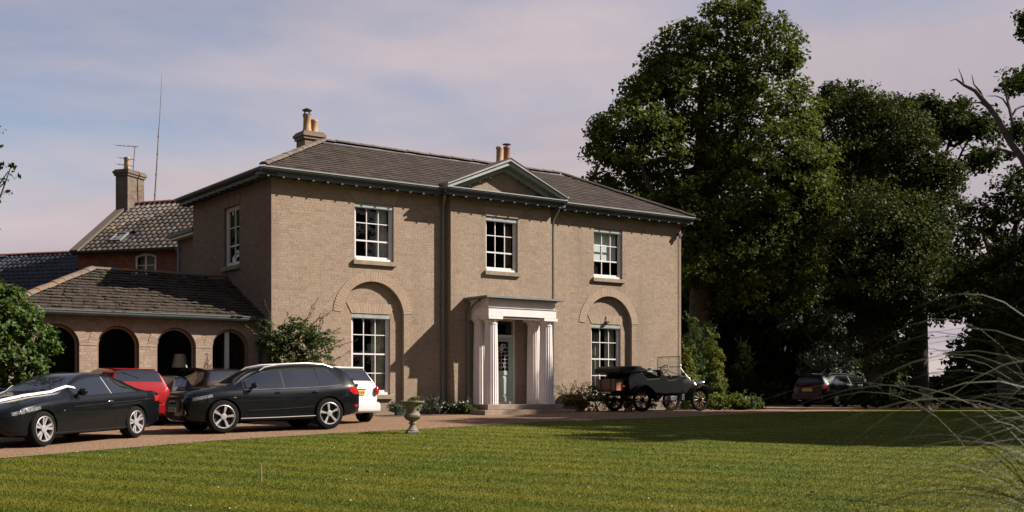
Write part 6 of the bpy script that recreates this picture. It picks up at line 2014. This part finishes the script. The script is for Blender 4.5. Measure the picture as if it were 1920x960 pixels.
MB().tube([(wh_.X(3.30), .0, wh_.top_z(3.28, 0) + .03), (wh_.X(3.26), .16, wh_.top_z(3.26, .1) + .035)], .014, 6).build('rear_wiper', trim_black, wh_.root)
MB().tube([(wh_.X(2.3), 0, wh_.top_z(2.3, 0)), (wh_.X(2.42), 0, wh_.top_z(2.3, 0) + .22)], .006, 5).build('aerial', trim_black, wh_.root)
# dark maroon one and a grey one, nearly hidden
hatch('hatchback_car', 'dark maroon car mostly hidden behind the bonnet of the black four by four', p_maroon, S_HATCH(3.9, 1.66, 1.43, .15), 2.45, .72, (-7.05, 29.3), (-.62, .78), .29, (3.5, 3.76))
hatch('hatchback_car', 'grey car glimpsed between the red hatchback and the black four by four', p_grey, S_HATCH(3.7, 1.60, 1.30, .2), 2.4, .7, (-8.0, 29.6), (-.62, .78), .28, (3.3, 3.56), scale=.93)
# far estate under the trees
est = hatch('estate_car', 'dark estate car with orange plate in deep shade under the trees', p_navy, S_HATCH(4.5, 1.78, 1.43, .05), 2.70, .9, (12.75, 50.0), (.80, .60), .31, (3.95, 4.32), alloy)
Xr = est.X(4.5)
for s in (1, -1): est.side_patch('tail_lamp', lamp_red, 4.25, 4.46, lambda x: .78, lambda x: .96, off=.009, sides=(s,))
MB().box(Xr - .12, Xr + .05, -.78, .78, .30, .58).build('bumper', p_navy, est.root, bevel=.04, seg=2)
plate(est, 4.515, .74, .52, .12, plate_y)
for s in (1, -1): MB().tube([(est.X(x), s * .56, est.top_z(x, .5) + d) for x, d in ((1.9, 0), (2.1, .05), (3.6, .05), (3.8, 0))], .016, 6)  .build('roof_rail', trim_black, est.root, smooth=True)

# ---- vintage open tourer
vp = (4.16, 37.05)                               # near rear wheel
h_ = Vector((.83, .557)).normalized(); left = Vector((-h_.y, h_.x))
vc = Vector(vp) + h_ * 1.24 + left * .70
vin = empty('vintage_car', (vc.x, vc.y, ghf(vc.x, vc.y) + .008), math.atan2(h_.y, h_.x))
VM = local_matrix(vin.location, math.atan2(h_.y, h_.x))
tag(vin, 'black vintage open tourer with folded hood and spoked wheels outside the house', 'car', 'cars parked on the gravel')
def vwheel(x, y, s, r=.385):
    w = MB().lathe([(r - .075, y - .035), (r - .03, y - .045), (r, y - .02), (r, y + .02), (r - .03, y + .045), (r - .075, y + .035)], 36, (x, 0, r), axis='y', caps=False).build('wheel', rubber, vin, smooth=True)
    MB().lathe([(r - .075, y - .03), (r - .105, y - .03), (r - .105, y + .03), (r - .075, y + .03)], 36, (x, 0, r), axis='y', caps=False).build('rim', p_vint, w)
    for k in range(12):
        a = k * math.pi / 6 + .1
        MB().tube([(x + .05 * math.cos(a), y, r + .05 * math.sin(a)), (x + (r - .10) * math.cos(a), y, r + (r - .10) * math.sin(a))], [.022, .014], 6).build('spoke', spoke_m, w)
    MB().lathe([(.075, y - .05), (.075, y + .05)], 14, (x, 0, r), axis='y').lathe([(.035, y - .09), (.035, y + .09)], 10, (x, 0, r), axis='y').build('hub', p_vint, w)
for x in (1.25, -1.25):
    for s in (1, -1): vwheel(x, s * .70, s)
MB().box(-1.75, 1.45, -.36, .36, .50, .58).box(1.22, 1.28, -.68, .68, .36, .42).box(-1.28, -1.22, -.68, .68, .36, .42).build('chassis', p_vint, vin)
tub = MB().prism([(.62, .58), (.62, 1.13), (.48, 1.17), (.30, 1.06), (-.05, 1.02), (-.22, 1.20), (-.34, 1.24), (-.46, 1.08), (-.95, 1.05), (-1.12, 1.24), (-1.35, 1.30), (-1.62, 1.26), (-1.74, 1.05), (-1.70, .70), (-1.55, .58)], -.62, .62, 'y').build('body', p_vint, vin, bevel=.03, seg=2)
for (x0_, x1_, z0_, z1_) in ((-.38, -.20, .98, 1.36), (-1.42, -1.22, .98, 1.40)):
    MB().box(x0_, x1_, -.56, .56, z0_, z1_).build('seat_back', p_vint, vin, bevel=.07, seg=3)
# bonnet, radiator
MB().add([(.62, -.42, .60), (.62, .42, .60), (.62, .42, .95), (.62, .22, 1.10), (.62, -.22, 1.10), (.62, -.42, .95), (1.36, -.30, .62), (1.36, .30, .62), (1.36, .30, .90), (1.36, .17, 1.02), (1.36, -.17, 1.02), (1.36, -.30, .90)],
         [(0, 5, 4, 3, 2, 1), (6, 7, 8, 9, 10, 11), (0, 1, 7, 6), (1, 2, 8, 7), (2, 3, 9, 8), (3, 4, 10, 9), (4, 5, 11, 10), (5, 0, 6, 11)]).build('bonnet', p_vint, vin)
MB().prism([(-.31, .56), (.31, .56), (.31, .92), (.18, 1.05), (-.18, 1.05), (-.31, .92)], 1.362, 1.46, 'x').build('radiator', chrome, vin, bevel=.02)
MB().lathe([(.03, 1.05), (.04, 1.09), (.02, 1.12)], 10, (1.41, 0, 0)).build('radiator_cap', chrome, vin)
for s in (1, -1):
    MB().lathe([(.03, -.12), (.085, -.06), (.10, .03), (.10, .05)], 18, (1.58, s * .40, .92), axis='x').build('head_lamp', chrome, vin, smooth=True)
    MB().lathe([(.03, -.05), (.055, 0), (.055, .05)], 12, (.60, s * .60, 1.22), axis='x').build('side_lamp', p_vint, vin, smooth=True)
    # wings and running boards
    def fender(path):
        V = []; F = []
        for (x, z) in path:
            for y in (.56, .60, .84, .87): V.append((x, s * y, z - (.03 if y in (.56, .87) else 0)))
        n = len(path)
        for i in range(n - 1):
            for j in range(3): F.append((i * 4 + j, i * 4 + j + 1, (i + 1) * 4 + j + 1, (i + 1) * 4 + j))
        o = link('wing_panel', np_mesh('wing_panel', V, np.array(F), True), p_vint, vin)
        md = o.modifiers.new('solid', 'SOLIDIFY'); md.thickness = .012
    fender([(1.25 + .50 * math.cos(a), .40 + .47 * math.sin(a)) for a in np.linspace(.35, 2.5, 14)] + [(.70, .50), (.52, .36)])
    fender([(-1.25 + .48 * math.cos(a), .40 + .46 * math.sin(a)) for a in np.linspace(.0, 2.7, 14)])
    MB().box(-.78, .55, min(s * .56, s * .86), max(s * .56, s * .86), .32, .35).build('running_board', p_vint, vin)
MB().box(-.15, .10, -.84, -.62, .352, .50).build('tool_box', alloy, vin, bevel=.01)
MB().box(.35, .46, -.85, -.66, .352, .56).build('carbide_tank', chrome, vin, bevel=.02)
# windscreen
ws = MB()
for (za, zb_) in ((1.16, 1.46), (1.46, 1.80)):
    ws.tube([(.50, -.56, za), (.50, .56, za), (.50, .56, zb_), (.50, -.56, zb_), (.50, -.56, za)], .014, 6)
ws.build('windscreen_frame', iron, vin)
MB().box(.498, .502, -.55, .55, 1.17, 1.45).build('windscreen_pane', pane_glass, vin)
MB().box(.498, .502, -.55, .55, 1.47, 1.79).build('windscreen_pane', pane_glass, vin)
sw = MB().tube([(.02 + .10 * math.sin(a * math.pi / 10) * 1.0, -.30 + .19 * math.cos(a * math.pi / 10), 1.36 + .15 * math.sin(a * math.pi / 10)) for a in range(21)], .014, 6, False)
sw.tube([(.02, -.30, 1.36), (.45, -.30, 1.05)], .014, 6).tube([(.02, -.49, 1.36), (.02, -.11, 1.36)], .008, 5)
sw.build('steering_wheel', iron, vin)
# folded hood
hood = MB().prism([(-1.05, 1.28), (-1.02, 1.40), (-1.25, 1.47), (-1.95, 1.45), (-2.12, 1.38), (-2.10, 1.24), (-1.85, 1.19), (-1.40, 1.26)], -.66, .66, 'y').build('folded_hood', trim_black, vin, bevel=.04, seg=2)
mb = MB()
rr_ = random.Random(3)
for k in range(26):
    mb.ball((-1.02 + rr_.uniform(-.18, .28), -.60 + rr_.uniform(-.08, .08) + (k % 3) * .03, 1.34 + rr_.uniform(-.07, .08)), (rr_.uniform(.06, .13), .05, rr_.uniform(.025, .05)), 8, 5)
tag(mb.build('crumpled_cover', canvas, hood, smooth=True), kind='stuff')
for k in range(4): MB().tube([(-1.0, -.66, 1.30 + .03 * k), (-.55, -.62, 1.16 + .03 * k)], .010, 5).build('hood_bow', iron, vin)
# luggage behind
tr = MB().box(-2.16, -1.80, -.46, .46, .66, 1.04).build('luggage_trunk', leather, vin, bevel=.015)
MB().box(-2.12, -1.86, -.475, -.461, .68, .92).build('trunk_end', wicker, tr)
for y in (-.25, .25): MB().box(-2.172, -2.161, y - .02, y + .02, .66, 1.04).build('strap', trim_black, tr)
p_ = MB().box(-2.19, -2.178, -.28, .16, .56, .66).build('number_plate', trim_black, vin)
mb = MB()
for k in range(6): mb.box(-2.194, -2.1905, -.26 + .068 * k + (.02 if k > 1 else 0), -.22 + .068 * k + (.02 if k > 1 else 0), .58, .64)
tag(mb.build('plate_characters', plate_w, p_), kind='stuff')
for s in (1, -1):
    MB().lathe([(.03, -.06), (.05, 0), (.05, .03)], 12, (-1.95, s * .62, .80), axis='x').build('tail_lamp', lamp_red, vin)
# ribbon from windscreen to radiator
mb = MB()
for s in (1, -1):
    a = Vector((.50, s * .54, 1.48)); c_ = Vector((1.40, 0, 1.11))
    m_ = a.lerp(c_, .5); m_.z -= .02
    for p, q in ((a, m_), (m_, c_)):
        mb.add([p - Vector((0, 0, .018)), p + Vector((0, 0, .018)), q + Vector((0, 0, .018)), q - Vector((0, 0, .018))], [(0, 1, 2, 3)])
mb.ball((.50, -.58, 1.50), (.04, .03, .05), 8, 6)
mb.v = [tuple(VM @ Vector(p)) for p in mb.v]
tag(mb.build('wedding_ribbon', satin), 'white ribbon tied from the windscreen to the radiator of the vintage car', 'ribbon')

# ------------------------------------------------------------------ urns, stake
def urn(label, x, y, sc=1.0, planted=True):
    u = empty('stone_urn', (x, y, ghf(x, y)), .3)
    tag(u, label, 'urn', 'stone urns at the edge of the lawn')
    MB().box(-.14 * sc, .14 * sc, -.14 * sc, .14 * sc, -.03, .05 * sc).build('plinth', urn_stone, u, bevel=.01)
    prof = [(.13, .05), (.13, .075), (.10, .10), (.065, .16), (.05, .20), (.085, .215), (.09, .235), (.06, .25), (.07, .27), (.13, .31), (.175, .37), (.185, .41), (.165, .44), (.15, .47), (.155, .54), (.185, .62), (.235, .68), (.27, .70), (.272, .725), (.25, .73), (.23, .70), (.0, .68)]
    bowl = MB().lathe([(r * sc, z * sc) for r, z in prof], 40).build('bowl', urn_stone, u, smooth=True)
    for k in range(22):
        a = 2 * math.pi * k / 22
        MB().tube([(r * sc * math.cos(a), r * sc * math.sin(a), z * sc) for r, z in ((.085, .285), (.14, .32), (.18, .37), (.187, .40))], [.006 * sc, .012 * sc, .017 * sc, .008 * sc], 6).build('gadroon', urn_stone, bowl, smooth=True)
    mb = MB(); rr_ = random.Random(9)
    for k in range(26):
        a = rr_.uniform(-.9, .9); z = rr_.uniform(.50, .63)
        r_ = .155 + (z - .5) * .45
        mb.ball((r_ * sc * math.cos(a), r_ * sc * math.sin(a), z * sc), .018 * sc, 6, 4)
    tag(mb.build('carved_relief', urn_stone, bowl, smooth=True), kind='stuff')
    if planted:
        V, F = leaf_cloud([(0, 0, .73, .14, .14, .05), (.06, .02, .78, .09, .09, .05)], 60, 10, .05, .05, 400, shell=.2)
        link('planting', np_mesh('planting', V * np.array([sc] * 3), F), lf_gold, u)
    return u
urn('weathered stone garden urn on the lawn edge left of the porch', -2.25, 26.2)
urn('dark stone urn in shade at the far right edge of the lawn', 13.9, 38.8, 1.0, False)
sy = 15.38; sx = -3.33
stk = MB().tube([(0, 0, -.05), (.004, 0, .12), (-.004, 0, .235)], [.013, .012, .010], 8)
st = stk.build('wooden_stake', simple('stake_wood', (0.22, 0.13, 0.06), 0.8, 0.2, 20), None, smooth=True)
st.location = (sx, sy, ghf(sx, sy))
tag(st, 'short wooden stake stuck in the lawn below the four by four', 'stake')

# ------------------------------------------------------------------ loose stones on the drive and along the lawn edge
g = np.random.default_rng(9)
NP = 9000
Xp = g.uniform(-10.5, 6, NP); Yp = edge_y(Xp) + np.abs(g.normal(0, 1, NP)) * np.where(g.random(NP) < .35, .12, 2.2) - .05
Rp = g.uniform(.006, .017, NP)
oct_ = np.array([(1, 0, 0), (0, 1, 0), (-1, 0, 0), (0, -1, 0), (0, 0, .7), (0, 0, -.7)])
of_ = np.array([(0, 1, 4), (1, 2, 4), (2, 3, 4), (3, 0, 4)])
an = g.uniform(0, 6.28, NP)
rot = np.stack([np.stack([np.cos(an), -np.sin(an)], -1), np.stack([np.sin(an), np.cos(an)], -1)], -2)
Vp = oct_[None].repeat(NP, 0) * Rp[:, None, None] * g.uniform(.7, 1.3, (NP, 6, 1))
Vp[:, :, :2] = np.einsum('nij,nvj->nvi', rot, Vp[:, :, :2])
Vp += np.stack([Xp, Yp, gh(Xp, Yp) + .010], 1)[:, None, :]
m_peb = pieced('pebble', [(0.10, 0.06, 0.036), (0.17, 0.115, 0.075), (0.25, 0.18, 0.125), (0.13, 0.085, 0.055)], bmp=0)
tag(link('loose_gravel', np_mesh('loose_gravel', Vp.reshape(-1, 3), (of_[None] + (np.arange(NP) * 6)[:, None, None]).reshape(-1, 3)), m_peb), 'loose stones lying on the gravel drive and along the lawn edge', 'gravel', kind='stuff')
